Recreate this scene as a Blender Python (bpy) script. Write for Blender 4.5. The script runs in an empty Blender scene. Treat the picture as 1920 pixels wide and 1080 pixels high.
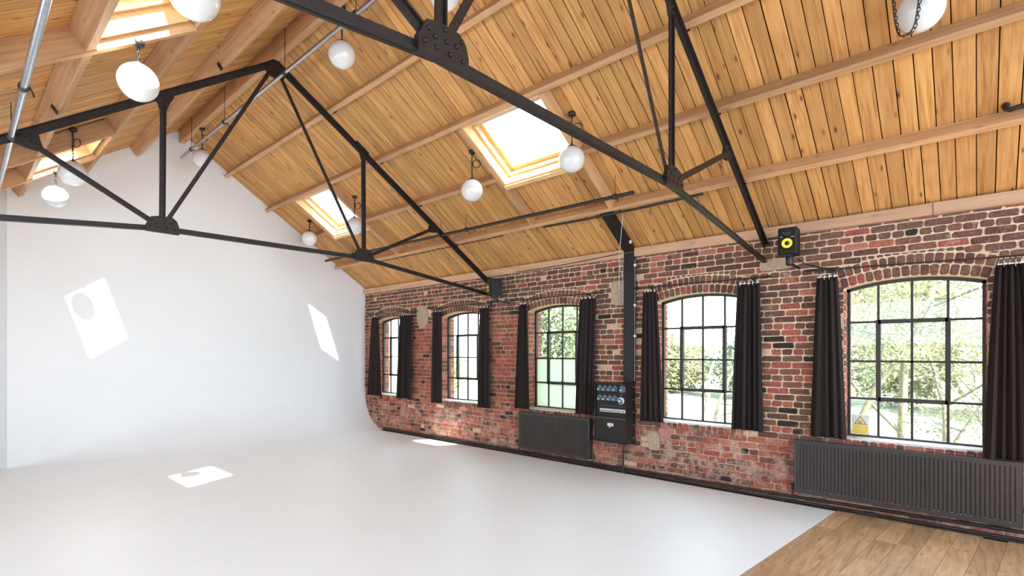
import bpy, math, random
from mathutils import Vector, Matrix

random.seed(7)
SC = bpy.context.scene
COL = SC.collection
PI = math.pi

# ------------------------------------------------------------------ camera, light, exposure
cam_d = bpy.data.cameras.new('camera')
cam = bpy.data.objects.new('camera', cam_d)
COL.objects.link(cam)
cam.location = (0, 0, 1.70)
cam.rotation_euler = (PI / 2, 0, -math.radians(47.8))
cam_d.sensor_width = 36.0
cam_d.lens = 962 / 1920 * 36
cam_d.shift_y = 121 / 1920
cam_d.clip_start = 0.05
cam_d.clip_end = 400
SC.camera = cam

world = bpy.data.worlds.new('daylight')
SC.world = world
world.use_nodes = True
bg = world.node_tree.nodes['Background']
bg.inputs[0].default_value = (0.715, 0.868, 1.0, 1)
bg.inputs[1].default_value = 5.6

SUN_DIR = Vector((0.40, 1.0, -1.25))
sun_d = bpy.data.lights.new('sun', 'SUN')
sun_d.energy = 40.0
sun_d.color = (1.0, 0.97, 0.92)
sun_d.angle = math.radians(0.7)
sun = bpy.data.objects.new('sun', sun_d)
COL.objects.link(sun)
sun.rotation_euler = SUN_DIR.to_track_quat('-Z', 'Y').to_euler()
sun.location = (-8, -12, 16)

vs = SC.view_settings
vs.view_transform = 'Standard'
vs.look = 'None'
vs.gamma = 1.0
vs.use_curve_mapping = False
vs.exposure = 0.43
SC.cycles.use_denoising = True
SC.cycles.max_bounces = 14
SC.cycles.diffuse_bounces = 10
SC.cycles.transparent_max_bounces = 16
SC.cycles.caustics_reflective = False
SC.cycles.caustics_refractive = False

# ------------------------------------------------------------------ helpers
class MB:
    def __init__(s):
        s.v, s.f, s.m, s.sm = [], [], [], []

    def add(s, vs_, fs, mat=0, smooth=False):
        b = len(s.v)
        s.v += [tuple(p) for p in vs_]
        for f in fs:
            s.f.append(tuple(i + b for i in f))
            s.m.append(mat)
            s.sm.append(smooth)

    def hexa(s, c, mat=0):
        """c: 8 corners, bottom ring 0-3, top ring 4-7"""
        s.add(c, [(0, 3, 2, 1), (4, 5, 6, 7), (0, 1, 5, 4), (1, 2, 6, 5), (2, 3, 7, 6), (3, 0, 4, 7)], mat)

    def box(s, a, b, mat=0):
        x0, y0, z0 = a
        x1, y1, z1 = b
        s.hexa([(x0, y0, z0), (x1, y0, z0), (x1, y1, z0), (x0, y1, z0), (x0, y0, z1), (x1, y0, z1), (x1, y1, z1), (x0, y1, z1)], mat)

    def prism(s, poly, ext, mat=0):
        n = len(poly)
        e = Vector(ext)
        top = [Vector(p) + e for p in poly]
        s.add(list(poly) + top, [tuple(range(n - 1, -1, -1)), tuple(range(n, 2 * n))] +
              [(i, (i + 1) % n, n + (i + 1) % n, n + i) for i in range(n)], mat)

    def bar(s, p, q, w, h, up=(0, 0, 1), mat=0, off=(0, 0)):
        """bar from p to q; w across, h along 'up'"""
        p, q = Vector(p), Vector(q)
        d = (q - p).normalized()
        u = Vector(up)
        a = d.cross(u).normalized()
        u = a.cross(d).normalized()
        p = p + a * off[0] + u * off[1]
        q = q + a * off[0] + u * off[1]
        c = []
        for o in (p, q):
            c += [o - a * w / 2 - u * h / 2, o + a * w / 2 - u * h / 2, o + a * w / 2 + u * h / 2, o - a * w / 2 + u * h / 2]
        s.hexa(c, mat)

    def tube(s, pts, r, n=8, mat=0, smooth=True, closed=False):
        pts = [Vector(p) for p in pts]
        m = len(pts)
        rings = []
        prev = None
        for i, p in enumerate(pts):
            if closed:
                d = pts[(i + 1) % m] - pts[i - 1]
            else:
                d = pts[min(i + 1, m - 1)] - pts[max(i - 1, 0)]
            d.normalize()
            if prev is None:
                a = d.cross(Vector((0, 0, 1)))
                if a.length < 1e-3:
                    a = d.cross(Vector((0, 1, 0)))
            else:
                a = prev - d * prev.dot(d)
            a.normalize()
            prev = a
            b = d.cross(a)
            rr = r[i] if isinstance(r, (list, tuple)) else r
            rings.append([p + (a * math.cos(2 * PI * k / n) + b * math.sin(2 * PI * k / n)) * rr for k in range(n)])
        vv = [x for rg in rings for x in rg]
        ff = []
        for i in range(m if closed else m - 1):
            j = (i + 1) % m
            for k in range(n):
                k2 = (k + 1) % n
                ff.append((i * n + k, i * n + k2, j * n + k2, j * n + k))
        s.add(vv, ff, mat, smooth)
        if not closed:
            s.add(rings[0], [tuple(range(n - 1, -1, -1))], mat)
            s.add(rings[-1], [tuple(range(n))], mat)

    def lathe(s, prof, o, ax=(0, 0, 1), n=24, mat=0, smooth=True):
        """prof: (radius, height) along axis ax from o"""
        ax = Vector(ax).normalized()
        a = ax.cross(Vector((0, 0, 1)))
        if a.length < 1e-3:
            a = Vector((1, 0, 0))
        a.normalize()
        b = ax.cross(a)
        o = Vector(o)
        vv, ff = [], []
        for r, h in prof:
            for k in range(n):
                t = 2 * PI * k / n
                vv.append(o + ax * h + (a * math.cos(t) + b * math.sin(t)) * r)
        for i in range(len(prof) - 1):
            for k in range(n):
                k2 = (k + 1) % n
                ff.append((i * n + k, i * n + k2, (i + 1) * n + k2, (i + 1) * n + k))
        s.add(vv, ff, mat, smooth)

    def mesh(s, name, mats, off=(0, 0, 0)):
        me = bpy.data.meshes.new(name)
        ox, oy, oz = off
        me.from_pydata([(x - ox, y - oy, z - oz) for x, y, z in s.v], [], s.f)
        for mt in mats:
            me.materials.append(mt)
        me.polygons.foreach_set('material_index', s.m)
        me.polygons.foreach_set('use_smooth', s.sm)
        me.update()
        return me

    def build(s, name, mats, parent=None, **props):
        if not isinstance(mats, (list, tuple)):
            mats = [mats]
        if parent is not None:
            o = bpy.data.objects.new(name, s.mesh(name, mats, wloc(parent)))
            o.parent = parent
        else:
            xs, ys, zs = zip(*s.v)
            c = ((min(xs) + max(xs)) / 2, (min(ys) + max(ys)) / 2, min(zs))
            o = bpy.data.objects.new(name, s.mesh(name, mats, c))
            o.location = c
        COL.objects.link(o)
        for k, v in props.items():
            o[k] = v
        return o


def wloc(o):
    v = Vector((0, 0, 0))
    while o is not None:
        v += o.location
        o = o.parent
    return v


def thing(name, label, cat, loc, group=None, kind=None):
    o = bpy.data.objects.new(name, None)
    o.empty_display_size = 0.1
    COL.objects.link(o)
    o.location = loc
    o['label'] = label
    o['category'] = cat
    if group:
        o['group'] = group
    if kind:
        o['kind'] = kind
    return o


def dup(root, loc, label, group=None):
    r = root.copy()
    COL.objects.link(r)
    r.location = loc
    r['label'] = label
    if group:
        r['group'] = group
    for ch in list(root.children):
        c = ch.copy()
        COL.objects.link(c)
        c.parent = r
        for g in list(ch.children):
            d = g.copy()
            COL.objects.link(d)
            d.parent = c
    return r


def srgb(r, g, b):
    def f(c):
        c /= 255
        return c / 12.92 if c <= 0.04045 else ((c + 0.055) / 1.055) ** 2.4
    return (f(r), f(g), f(b), 1)


class NT:
    def __init__(s, name):
        s.mat = bpy.data.materials.new(name)
        s.mat.use_nodes = True
        s.t = s.mat.node_tree
        s.b = s.t.nodes['Principled BSDF']
        s.out = s.t.nodes['Material Output']

    def n(s, typ, **kw):
        nd = s.t.nodes.new(typ)
        for k, v in kw.items():
            if k.startswith('i_'):
                key = k[2:]
                nd.inputs[int(key) if key.isdigit() else key.replace('_', ' ')].default_value = v
            else:
                setattr(nd, k, v)
        return nd

    def l(s, a, b):
        s.t.links.new(a, b)

    def mix(s, fac, a, b, mode='MIX'):
        m = s.n('ShaderNodeMix', data_type='RGBA', blend_type=mode)
        for sock, val in ((m.inputs[0], fac), (m.inputs[6], a), (m.inputs[7], b)):
            if hasattr(val, 'links') or hasattr(val, 'is_linked'):
                s.l(val, sock)
            else:
                sock.default_value = val
        return m.outputs[2]

    def ramp(s, x, stops):
        r = s.n('ShaderNodeValToRGB')
        e = r.color_ramp.elements
        while len(e) > 1:
            e.remove(e[-1])
        e[0].position, e[0].color = stops[0]
        for p, c in stops[1:]:
            q = e.new(p)
            q.color = c
        s.l(x, r.inputs[0])
        return r.outputs[0]

    def math(s, op, a, b=None):
        m = s.n('ShaderNodeMath', operation=op)
        for sock, val in ((m.inputs[0], a), (m.inputs[1], b)):
            if val is None:
                continue
            if hasattr(val, 'is_linked'):
                s.l(val, sock)
            else:
                sock.default_value = val
        return m.outputs[0]

    def bump(s, h, strength=0.3, dist=0.01):
        b = s.n('ShaderNodeBump')
        b.inputs['Strength'].default_value = strength
        b.inputs['Distance'].default_value = dist
        s.l(h, b.inputs['Height'])
        s.l(b.outputs[0], s.b.inputs['Normal'])


G = lambda v: (v, v, v, 1)


def plain(name, col, rough=0.5, metal=0.0, nscale=8.0, var=0.12, spec=0.5, bump=0.0, coat=0.0):
    m = NT(name)
    pos = m.n('ShaderNodeNewGeometry').outputs['Position']
    nz = m.n('ShaderNodeTexNoise', i_Scale=nscale, i_Detail=6.0, i_Roughness=0.6)
    m.l(pos, nz.inputs['Vector'])
    dark = tuple(c * (1 - var) for c in col[:3]) + (1,)
    lite = tuple(min(1, c * (1 + var)) for c in col[:3]) + (1,)
    m.l(m.ramp(nz.outputs[0], [(0.3, dark), (0.7, lite)]), m.b.inputs['Base Color'])
    m.b.inputs['Roughness'].default_value = rough
    m.b.inputs['Metallic'].default_value = metal
    m.b.inputs['Specular IOR Level'].default_value = spec
    if coat:
        m.b.inputs['Coat Weight'].default_value = coat
    if bump:
        m.bump(nz.outputs[0], bump, 0.004)
    return m.mat


def wood(name, c_dark, c_mid, c_lite, knot=0.0, scale=(1.2, 22, 22), rough=0.6, stain=None):
    """local x is along the grain"""
    m = NT(name)
    tc = m.n('ShaderNodeTexCoord').outputs['Object']
    inf = m.n('ShaderNodeObjectInfo')
    off = m.n('ShaderNodeVectorMath', operation='SCALE')
    off.inputs[0].default_value = (37.0, 11.0, 23.0)
    m.l(inf.outputs['Random'], off.inputs['Scale'])
    add = m.n('ShaderNodeVectorMath', operation='ADD')
    m.l(tc, add.inputs[0])
    m.l(off.outputs[0], add.inputs[1])
    mp = m.n('ShaderNodeMapping')
    mp.inputs['Scale'].default_value = scale
    m.l(add.outputs[0], mp.inputs['Vector'])
    nz = m.n('ShaderNodeTexNoise', i_Scale=1.6, i_Detail=7.0, i_Roughness=0.62, i_Distortion=0.6)
    m.l(mp.outputs[0], nz.inputs['Vector'])
    grain = m.ramp(nz.outputs[0], [(0.25, c_dark), (0.48, c_mid), (0.75, c_lite)])
    rnd = m.math('MULTIPLY_ADD', inf.outputs['Random'], 0.34)
    rnd.node.inputs[2].default_value = 0.80
    hsv = m.n('ShaderNodeHueSaturation')
    m.l(rnd, hsv.inputs['Value'])
    m.l(grain, hsv.inputs['Color'])
    col = hsv.outputs[0]
    # broad blotches
    big = m.n('ShaderNodeTexNoise', i_Scale=2.2, i_Detail=3.0)
    m.l(add.outputs[0], big.inputs['Vector'])
    bl = m.ramp(big.outputs[0], [(0.52, G(0)), (0.75, G(0.55))])
    col = m.mix(bl, col, tuple(c * 0.62 for c in c_mid[:3]) + (1,))
    if knot:
        mk = m.n('ShaderNodeMapping')
        mk.inputs['Scale'].default_value = (3.2, 9.0, 9.0)
        m.l(add.outputs[0], mk.inputs['Vector'])
        vo = m.n('ShaderNodeTexVoronoi', i_Scale=1.0)
        vo.inputs['Randomness'].default_value = 1.0
        m.l(mk.outputs[0], vo.inputs['Vector'])
        kf = m.ramp(vo.outputs['Distance'], [(0.06, G(1)), (0.13, G(0.25)), (0.2, G(0))])
        kf2 = m.math('MULTIPLY', kf, knot)
        col = m.mix(kf2, col, srgb(92, 52, 26))
    m.l(col, m.b.inputs['Base Color'])
    m.b.inputs['Roughness'].default_value = rough
    m.b.inputs['Specular IOR Level'].default_value = 0.3
    m.bump(nz.outputs[0], 0.25, 0.003)
    return m.mat


def brick_mat(name, col, smear=0.5):
    m = NT(name)
    pos = m.n('ShaderNodeNewGeometry').outputs['Position']
    nz = m.n('ShaderNodeTexNoise', i_Scale=45.0, i_Detail=6.0, i_Roughness=0.7)
    m.l(pos, nz.inputs['Vector'])
    d = tuple(c * 0.55 for c in col[:3]) + (1,)
    h = tuple(min(1, c * 1.5 + 0.02) for c in col[:3]) + (1,)
    c = m.ramp(nz.outputs[0], [(0.3, d), (0.5, col), (0.72, h)])
    # lime and paint residue, heavier low on the wall
    n2 = m.n('ShaderNodeTexNoise', i_Scale=7.0, i_Detail=9.0, i_Roughness=0.75)
    m.l(pos, n2.inputs['Vector'])
    sep = m.n('ShaderNodeSeparateXYZ')
    m.l(pos, sep.inputs[0])
    low = m.n('ShaderNodeMapRange')
    low.inputs[1].default_value, low.inputs[2].default_value = 0.95, 0.45
    low.inputs[3].default_value, low.inputs[4].default_value = 0.0, 0.10 * smear / 0.5
    m.l(sep.outputs[2], low.inputs[0])
    s_ = m.math('ADD', n2.outputs[0], low.outputs[0])
    f = m.ramp(s_, [(0.575, G(0)), (0.68, G(0.55)), (0.8, G(0.85))])
    c = m.mix(f, c, srgb(205, 180, 165))
    m.l(c, m.b.inputs['Base Color'])
    m.b.inputs['Roughness'].default_value = 0.85
    m.b.inputs['Specular IOR Level'].default_value = 0.25
    m.bump(nz.outputs[0], 0.6, 0.006)
    return m.mat


def mortar_mat():
    m = NT('lime_mortar')
    pos = m.n('ShaderNodeNewGeometry').outputs['Position']
    nz = m.n('ShaderNodeTexNoise', i_Scale=60.0, i_Detail=5.0)
    m.l(pos, nz.inputs['Vector'])
    c = m.ramp(nz.outputs[0], [(0.3, srgb(196, 168, 138)), (0.7, srgb(232, 212, 184))])
    n2 = m.n('ShaderNodeTexNoise', i_Scale=3.0, i_Detail=6.0, i_Roughness=0.7)
    m.l(pos, n2.inputs['Vector'])
    sep = m.n('ShaderNodeSeparateXYZ')
    m.l(pos, sep.inputs[0])
    lo = m.n('ShaderNodeMapRange')
    lo.inputs[1].default_value, lo.inputs[2].default_value = 1.0, 0.6
    m.l(sep.outputs[2], lo.inputs[0])
    far = m.n('ShaderNodeMapRange')
    far.inputs[1].default_value, far.inputs[2].default_value = 4.6, 6.0
    m.l(sep.outputs[1], far.inputs[0])
    hi = m.n('ShaderNodeMapRange')
    hi.inputs[1].default_value, hi.inputs[2].default_value = 2.5, 2.2
    m.l(sep.outputs[2], hi.inputs[0])
    fh = m.math('MULTIPLY', far.outputs[0], hi.outputs[0])
    wash = m.math('MAXIMUM', lo.outputs[0], fh)
    f = m.math('MULTIPLY', wash, m.ramp(n2.outputs[0], [(0.3, G(0.25)), (0.6, G(0.9))]))
    c = m.mix(f, c, srgb(166, 112, 94))
    m.l(c, m.b.inputs['Base Color'])
    m.b.inputs['Roughness'].default_value = 0.95
    m.bump(nz.outputs[0], 0.5, 0.005)
    return m.mat


def glass_mat(name, tint=(1, 1, 1, 1), frost=0.0, frost_col=(0.9, 0.95, 0.85, 1)):
    m = NT(name)
    m.t.nodes.remove(m.b)
    tr = m.n('ShaderNodeBsdfTransparent')
    tr.inputs[0].default_value = tint
    sh = tr.outputs[0]
    if frost:
        tl = m.n('ShaderNodeBsdfTranslucent')
        tl.inputs[0].default_value = frost_col
        mx = m.n('ShaderNodeMixShader')
        mx.inputs[0].default_value = frost
        m.l(sh, mx.inputs[1])
        m.l(tl.outputs[0], mx.inputs[2])
        sh = mx.outputs[0]
    gl = m.n('ShaderNodeBsdfGlossy')
    gl.inputs['Roughness'].default_value = 0.03 + 0.3 * frost
    fr = m.n('ShaderNodeLayerWeight')
    fac = m.math('MULTIPLY_ADD', m.math('POWER', fr.outputs['Facing'], 5.0), 0.55)
    fac.node.inputs[2].default_value = 0.03
    mx = m.n('ShaderNodeMixShader')
    m.l(fac, mx.inputs[0])
    m.l(sh, mx.inputs[1])
    m.l(gl.outputs[0], mx.inputs[2])
    m.l(mx.outputs[0], m.out.inputs[0])
    return m.mat


def leaf_mat(name, c1, c2):
    m = NT(name)
    pos = m.n('ShaderNodeNewGeometry').outputs['Position']
    nz = m.n('ShaderNodeTexNoise', i_Scale=2.5, i_Detail=4.0)
    m.l(pos, nz.inputs['Vector'])
    c = m.ramp(nz.outputs[0], [(0.35, c1), (0.65, c2)])
    m.l(c, m.b.inputs['Base Color'])
    m.b.inputs['Roughness'].default_value = 0.6
    tl = m.n('ShaderNodeBsdfTranslucent')
    m.l(c, tl.inputs[0])
    mx = m.n('ShaderNodeMixShader')
    mx.inputs[0].default_value = 0.45
    m.l(m.b.outputs[0], mx.inputs[1])
    m.l(tl.outputs[0], mx.inputs[2])
    m.l(mx.outputs[0], m.out.inputs[0])
    return m.mat


M = {}
M['cyc'] = plain('white_studio_paint', (0.86, 0.873, 0.89, 1), 0.45, nscale=1.5, var=0.012, spec=0.35)
M['white_wall'] = plain('off_white_wall_paint', (0.72, 0.73, 0.75, 1), 0.7, nscale=3, var=0.02)
M['mortar'] = mortar_mat()
M['board'] = wood('pine_roof_board', srgb(152, 98, 52), srgb(200, 146, 86), srgb(216, 168, 108), knot=0.9)
M['timber'] = wood('planed_timber', srgb(166, 120, 82), srgb(198, 152, 110), srgb(212, 172, 134), knot=0.5, scale=(0.8, 26, 26))
M['plate'] = wood('wall_plate_timber', srgb(176, 134, 104), srgb(204, 164, 132), srgb(216, 180, 150), knot=0.3, scale=(0.6, 20, 20))
M['lining'] = wood('skylight_pine', srgb(196, 146, 92), srgb(230, 186, 132), srgb(240, 206, 158), knot=0.3, scale=(0.8, 24, 24), rough=0.4)
M['deck'] = plain('roof_deck_underlay', srgb(40, 27, 17), 0.9)
M['oak'] = wood('oak_floor', srgb(160, 118, 82), srgb(200, 160, 120), srgb(218, 184, 150), knot=0.35, scale=(1.5, 16, 16), rough=0.27)
M['subfloor'] = plain('subfloor', srgb(70, 52, 36), 0.9)
M['steel'] = plain('dark_brown_painted_steel', srgb(37, 29, 27), 0.5, nscale=25, var=0.35, bump=0.15, spec=0.35)
M['galv'] = plain('galvanised_steel', (0.42, 0.43, 0.46, 1), 0.32, metal=0.9, nscale=30, var=0.2)
M['iron'] = plain('black_iron', srgb(38, 34, 33), 0.45, nscale=30, var=0.2)
M['black_metal'] = plain('black_satin_metal', srgb(36, 32, 31), 0.42, nscale=12, var=0.12, spec=0.3)
M['radiator'] = plain('black_brown_radiator_paint', srgb(56, 49, 47), 0.5, nscale=6, var=0.15)
M['curtain'] = plain('black_curtain_cloth', srgb(50, 43, 42), 0.95, nscale=300, var=0.2, spec=0.1)
M['tape'] = plain('white_tape', (0.8, 0.8, 0.78, 1), 0.8)
M['frame'] = plain('dark_window_paint', srgb(50, 44, 41), 0.5, nscale=40, var=0.3, bump=0.2)
M['glass'] = glass_mat('clear_glass', (0.97, 1, 0.98, 1))
M['frosted'] = glass_mat('frosted_glass', (0.95, 1, 0.95, 1), 0.82, (0.50, 0.53, 0.45, 1))
M['opal'] = plain('opal_white_glass', (0.70, 0.69, 0.69, 1), 0.12, nscale=3, var=0.01, coat=0.4)
M['cable'] = plain('black_cable', srgb(28, 25, 24), 0.6)
M['white_plastic'] = plain('white_plastic', (0.75, 0.75, 0.74, 1), 0.4)
M['blue_plastic'] = plain('blue_socket_plastic', srgb(84, 110, 132), 0.35)
M['grey_plastic'] = plain('grey_plastic', srgb(150, 155, 160), 0.4)
M['chrome'] = plain('chrome', (0.7, 0.7, 0.7, 1), 0.2, metal=1.0)
M['yellow'] = plain('yellow_cone', srgb(238, 226, 60), 0.5)
M['speaker'] = plain('black_vinyl_cabinet', srgb(24, 21, 21), 0.5, nscale=200, var=0.15, spec=0.25)
M['cement'] = plain('cement_render', srgb(178, 158, 134), 0.95, nscale=25, var=0.18, bump=0.3)
M['sill'] = plain('chipped_white_sill_paint', srgb(214, 206, 200), 0.7, nscale=30, var=0.2)
M['blind'] = plain('grey_blind_cassette', srgb(190, 188, 188), 0.5)
M['bark'] = plain('grey_brown_bark', (0.10, 0.088, 0.072, 1), 0.9, nscale=20, var=0.3)
M['mossbark'] = plain('mossy_bark', (0.15, 0.135, 0.09, 1), 0.9, nscale=12, var=0.3)
M['leaf_y'] = leaf_mat('spring_yellow_leaf', (0.27, 0.235, 0.10, 1), (0.16, 0.175, 0.11, 1))
M['leaf_g'] = leaf_mat('fresh_green_leaf', (0.11, 0.17, 0.07, 1), (0.22, 0.235, 0.11, 1))
M['leaf_b'] = leaf_mat('blue_green_leaf', (0.13, 0.17, 0.13, 1), (0.21, 0.225, 0.13, 1))
M['grass'] = plain('meadow_grass', (0.135, 0.14, 0.085, 1), 0.9, nscale=0.6, var=0.25)
M['sign_white'] = plain('translucent_sign_white', srgb(222, 226, 232), 0.5)
M['sign_yellow'] = plain('sign_yellow', srgb(240, 222, 96), 0.5)
M['sign_dark'] = plain('sign_dark', srgb(96, 88, 60), 0.5)
M['sign_orange'] = plain('sign_faded_print', srgb(214, 178, 70), 0.5)

# ------------------------------------------------------------------ key dimensions
XW = 6.53            # inner face of the brick wall
XG = 6.72            # glazing plane
XO = 6.86            # outer face
YF = 10.51           # end wall
APX = 2.74
KR, KL = math.hypot(0.66, 1), math.hypot(0.70, 1)


def PR(s, y, d=0.0):
    """point on the right roof slope: s down the slope from the apex, d below the boards"""
    return Vector((APX + s / KR - d * 0.66 / KR, y, 5.66 - 0.66 * s / KR - d / KR))


def PL(s, y, d=0.0):
    return Vector((APX - s / KL + d * 0.70 / KL, y, 5.62 - 0.70 * s / KL - d / KL))


def zroof(x):
    return 5.66 - 0.66 * (x - APX) if x >= APX else 5.62 - 0.70 * (APX - x)


WINS = [(1.07, 1.14), (3.255, 1.14), (5.55, 1.14), (7.80, 1.14), (10.05, 1.14)]  # far jamb Y, width
Z_SILL, Z_SPR, RISE = 0.775, 2.395, 0.078
SKY_R = [(3.50, 4.75), (8.11, 9.32)]
SKY_L = [(3.78, 5.00), (8.20, 9.35)]
SR0, SR1 = 1.95, 2.90
SL0, SL1 = 1.72, 2.53


def arc_z(y, yl, w, base=Z_SPR, rise=RISE):
    R = ((w / 2) ** 2 + rise ** 2) / (2 * rise)
    dy = y - (yl - w / 2)
    return base + rise - R + math.sqrt(max(R * R - dy * dy, 0))


# ------------------------------------------------------------------ brick wall
mb = MB()
Y0, Y1 = -1.6, YF + 0.25
ztop = 3.10
edges = sorted([(yl - w, yl) for yl, w in WINS])
prev = Y0
for a, b in edges:
    mb.box((XW, prev, -0.2), (XO, a, ztop))
    mb.box((XW, a, -0.2), (XO, b, Z_SILL - 0.012))
    n = 14
    low = [(XW, a + (b - a) * i / n, arc_z(a + (b - a) * i / n, b, b - a)) for i in range(n + 1)]
    mb.prism(low + [(XW, b, ztop), (XW, a, ztop)], (XO - XW, 0, 0))
    prev = b
mb.box((XW, prev, -0.2), (XO, Y1, ztop))
wall = mb.build('wall_right', M['mortar'], kind='structure', label='long brick wall with five arched windows', category='wall')

BM = [
    brick_mat('brick_dark_brown', srgb(98, 68, 58)),
    brick_mat('brick_brown', srgb(122, 84, 68)),
    brick_mat('brick_olive_brown', srgb(108, 84, 66)),
    brick_mat('brick_purple', srgb(108, 76, 68)),
    brick_mat('brick_red', srgb(152, 84, 72)),
    brick_mat('brick_orange_red', srgb(164, 98, 78)),
    brick_mat('brick_black', srgb(54, 46, 44)),
    brick_mat('brick_pale_red', srgb(176, 112, 94)),
    brick_mat('brick_buff', srgb(206, 178, 146)),
]


def brick_shape(L, H, rng, proud=0.009, jit=0.005):
    """irregular eight-cornered face, chamfered back to the joint; local: -x out of the wall"""
    a, b = L / 2, H / 2
    ch = min(0.014, L * 0.2)
    oc = [(-a + ch, -b), (a - ch, -b), (a, -b + ch), (a, b - ch), (a - ch, b), (-a + ch, b), (-a, b - ch), (-a, -b + ch)]
    oc = [(y + rng.uniform(-jit, jit), z + rng.uniform(-jit, jit) * 0.6) for y, z in oc]
    p = proud + rng.uniform(-0.003, 0.004)
    fr = [(-p, y * (1 - 0.006 / a), z * (1 - 0.006 / b)) for y, z in oc]
    md = [(-p + 0.005, y, z) for y, z in oc]
    bk = [(0.03, y, z) for y, z in oc]
    f = [tuple(range(7, -1, -1))]
    for i in range(8):
        j = (i + 1) % 8
        f.append((i, j, 8 + j, 8 + i))
        f.append((8 + i, 8 + j, 16 + j, 16 + i))
    return fr + md + bk, f


rngb = random.Random(11)
SHAPES = {}
for typ, L in (('s', 0.213), ('h', 0.102)):
    for k in range(4):
        SHAPES[(typ, k)] = brick_shape(L, 0.064, rngb)
DUCT_Y = (3.53, 3.73)


def pick(y, z):
    r = rngb.random()
    if z < 0.72:
        w = [0.07, 0.10, 0.03, 0.08, 0.34, 0.18, 0.05, 0.13, 0.02]
    elif y > 4.9 and z < 2.35:
        w = [0.09, 0.12, 0.05, 0.06, 0.36, 0.18, 0.03, 0.11, 0.0]
    elif z > 2.3:
        w = [0.24, 0.24, 0.14, 0.16, 0.12, 0.03, 0.03, 0.03, 0.01]
    else:
        w = [0.18, 0.20, 0.10, 0.12, 0.18, 0.10, 0.06, 0.05, 0.01]
    for i, x in enumerate(w):
        r -= x
        if r < 0:
            return i
    return 1


bricks = []   # (y centre, z centre, L, type, variant, mat)
CH = 0.0752


def blocked(z):
    """Y intervals taken by openings, arches and sills at course height z"""
    out = []
    for yl, w in WINS:
        a, b = yl - w, yl
        if 0.66 < z < Z_SPR:
            out.append((a, b))
        elif z >= Z_SPR:
            ex = 0.225
            R = ((w / 2) ** 2 + RISE ** 2) / (2 * RISE)
            c = (a + b) / 2
            zc = Z_SPR + RISE - R
            h = z - 0.02 - zc
            if h < R + ex:
                half = math.sqrt(max((R + ex) ** 2 - h * h, 0))
                # skewbacks: the ring ends lean outwards
                lim = w / 2 + 0.02 + max(0, (z - Z_SPR)) * 0.30
                half = min(half, lim)
                if half > 0.02:
                    out.append((c - half, c + half))
    return out


row = 0
z = 0.012 + CH / 2
while z < 3.06:
    header = row % 4 == 2
    unit = 0.113 if header else 0.225
    y = -1.25 + (0.0 if header else (0.0564 if row % 2 else 0.169)) + rngb.uniform(-0.01, 0.01)
    bl = sorted(blocked(z))
    while y < YF + 0.1:
        L = unit * rngb.uniform(0.95, 1.05)
        a, b = y + 0.006, y + L - 0.006
        y += L
        segs = [(a, b)]
        for p, q in bl:
            ns = []
            for u, v in segs:
                if v <= p or u >= q:
                    ns.append((u, v))
                else:
                    if u < p:
                        ns.append((u, p - 0.002))
                    if v > q:
                        ns.append((q + 0.002, v))
            segs = ns
        for u, v in segs:
            if v - u > 0.03:
                typ = 'h' if v - u < 0.14 else 's'
                bricks.append(((u + v) / 2, z + rngb.uniform(-0.002, 0.002), v - u, typ, rngb.randrange(4), pick((u + v) / 2, z)))
    z += CH
    row += 1

# cut bricks filling the steps over the arch rings
slivers = []
for yl, w in WINS:
    R = ((w / 2) ** 2 + RISE ** 2) / (2 * RISE)
    c, zc = yl - w / 2, Z_SPR + RISE - R
    zrow = 0.012 + CH / 2
    while zrow < 2.95:
        for p, q in blocked(zrow):
            if zrow < Z_SPR or abs((p + q) / 2 - c) > 0.05:
                continue
            y = p
            while y < q - 0.01:
                y2 = min(y + 0.07, q)
                zt = max(zc + math.sqrt((R + 0.222) ** 2 - (yy_ - c) ** 2) for yy_ in (y, (y + y2) / 2, y2))
                if y2 - y > 0.03 and zrow + 0.033 - zt > 0.015:
                    slivers.append(((y + y2) / 2, (zt + 0.006 + zrow + 0.033) / 2, y2 - y - 0.01, min(zrow + 0.033 - zt - 0.006, 0.066)))
                y = y2
        zrow += CH

# patches of cement hide a few bricks
PATCH = [(1.56, 1.93, 2.665, 2.785), (3.66, 3.965, 2.375, 2.74), (8.18, 8.56, 2.20, 2.67), (3.20, 3.38, 0.36, 0.61)]
bricks = [b for b in bricks if not any(p[0] + 0.02 < b[0] < p[1] - 0.02 and p[2] + 0.02 < b[1] < p[3] - 0.02 for p in PATCH)]


def seen_size(y, zz, L):
    # size in the photograph falls with distance; only what lies within the frame counts
    d = Vector((XW, y, zz - 1.7))
    dep = d.x * math.sin(math.radians(47.8)) + d.y * math.cos(math.radians(47.8))
    if y < -0.02:
        return 0
    facing = XW / d.length
    return L * facing / dep ** 2 * (0.3 if 0.1 < zz < 0.75 and (-0.3 < y < 1.5 or 4.27 < y < 5.66) else 1)


order = sorted(range(len(bricks)), key=lambda i: -seen_size(*bricks[i][:3]))
single = set(order[:290])
cache = {}
rest = MB()
for i, (y, zz, L, typ, k, mi) in enumerate(bricks):
    vv, ff = SHAPES[(typ, k)]
    base = 0.213 if typ == 's' else 0.102
    sy = L / base
    if i in single:
        key = (typ, k, mi)
        if key not in cache:
            t = MB()
            t.add(vv, ff)
            cache[key] = t.mesh('brick', [BM[mi]])
        o = bpy.data.objects.new('brick', cache[key])
        o.parent = wall
        o.location = Vector((XW, y, zz)) - wall.location
        o.scale = (1, sy, 1)
        COL.objects.link(o)
    else:
        rest.add([(XW + p[0], y + p[1] * sy, zz + p[2]) for p in vv], ff, mi)

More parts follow.
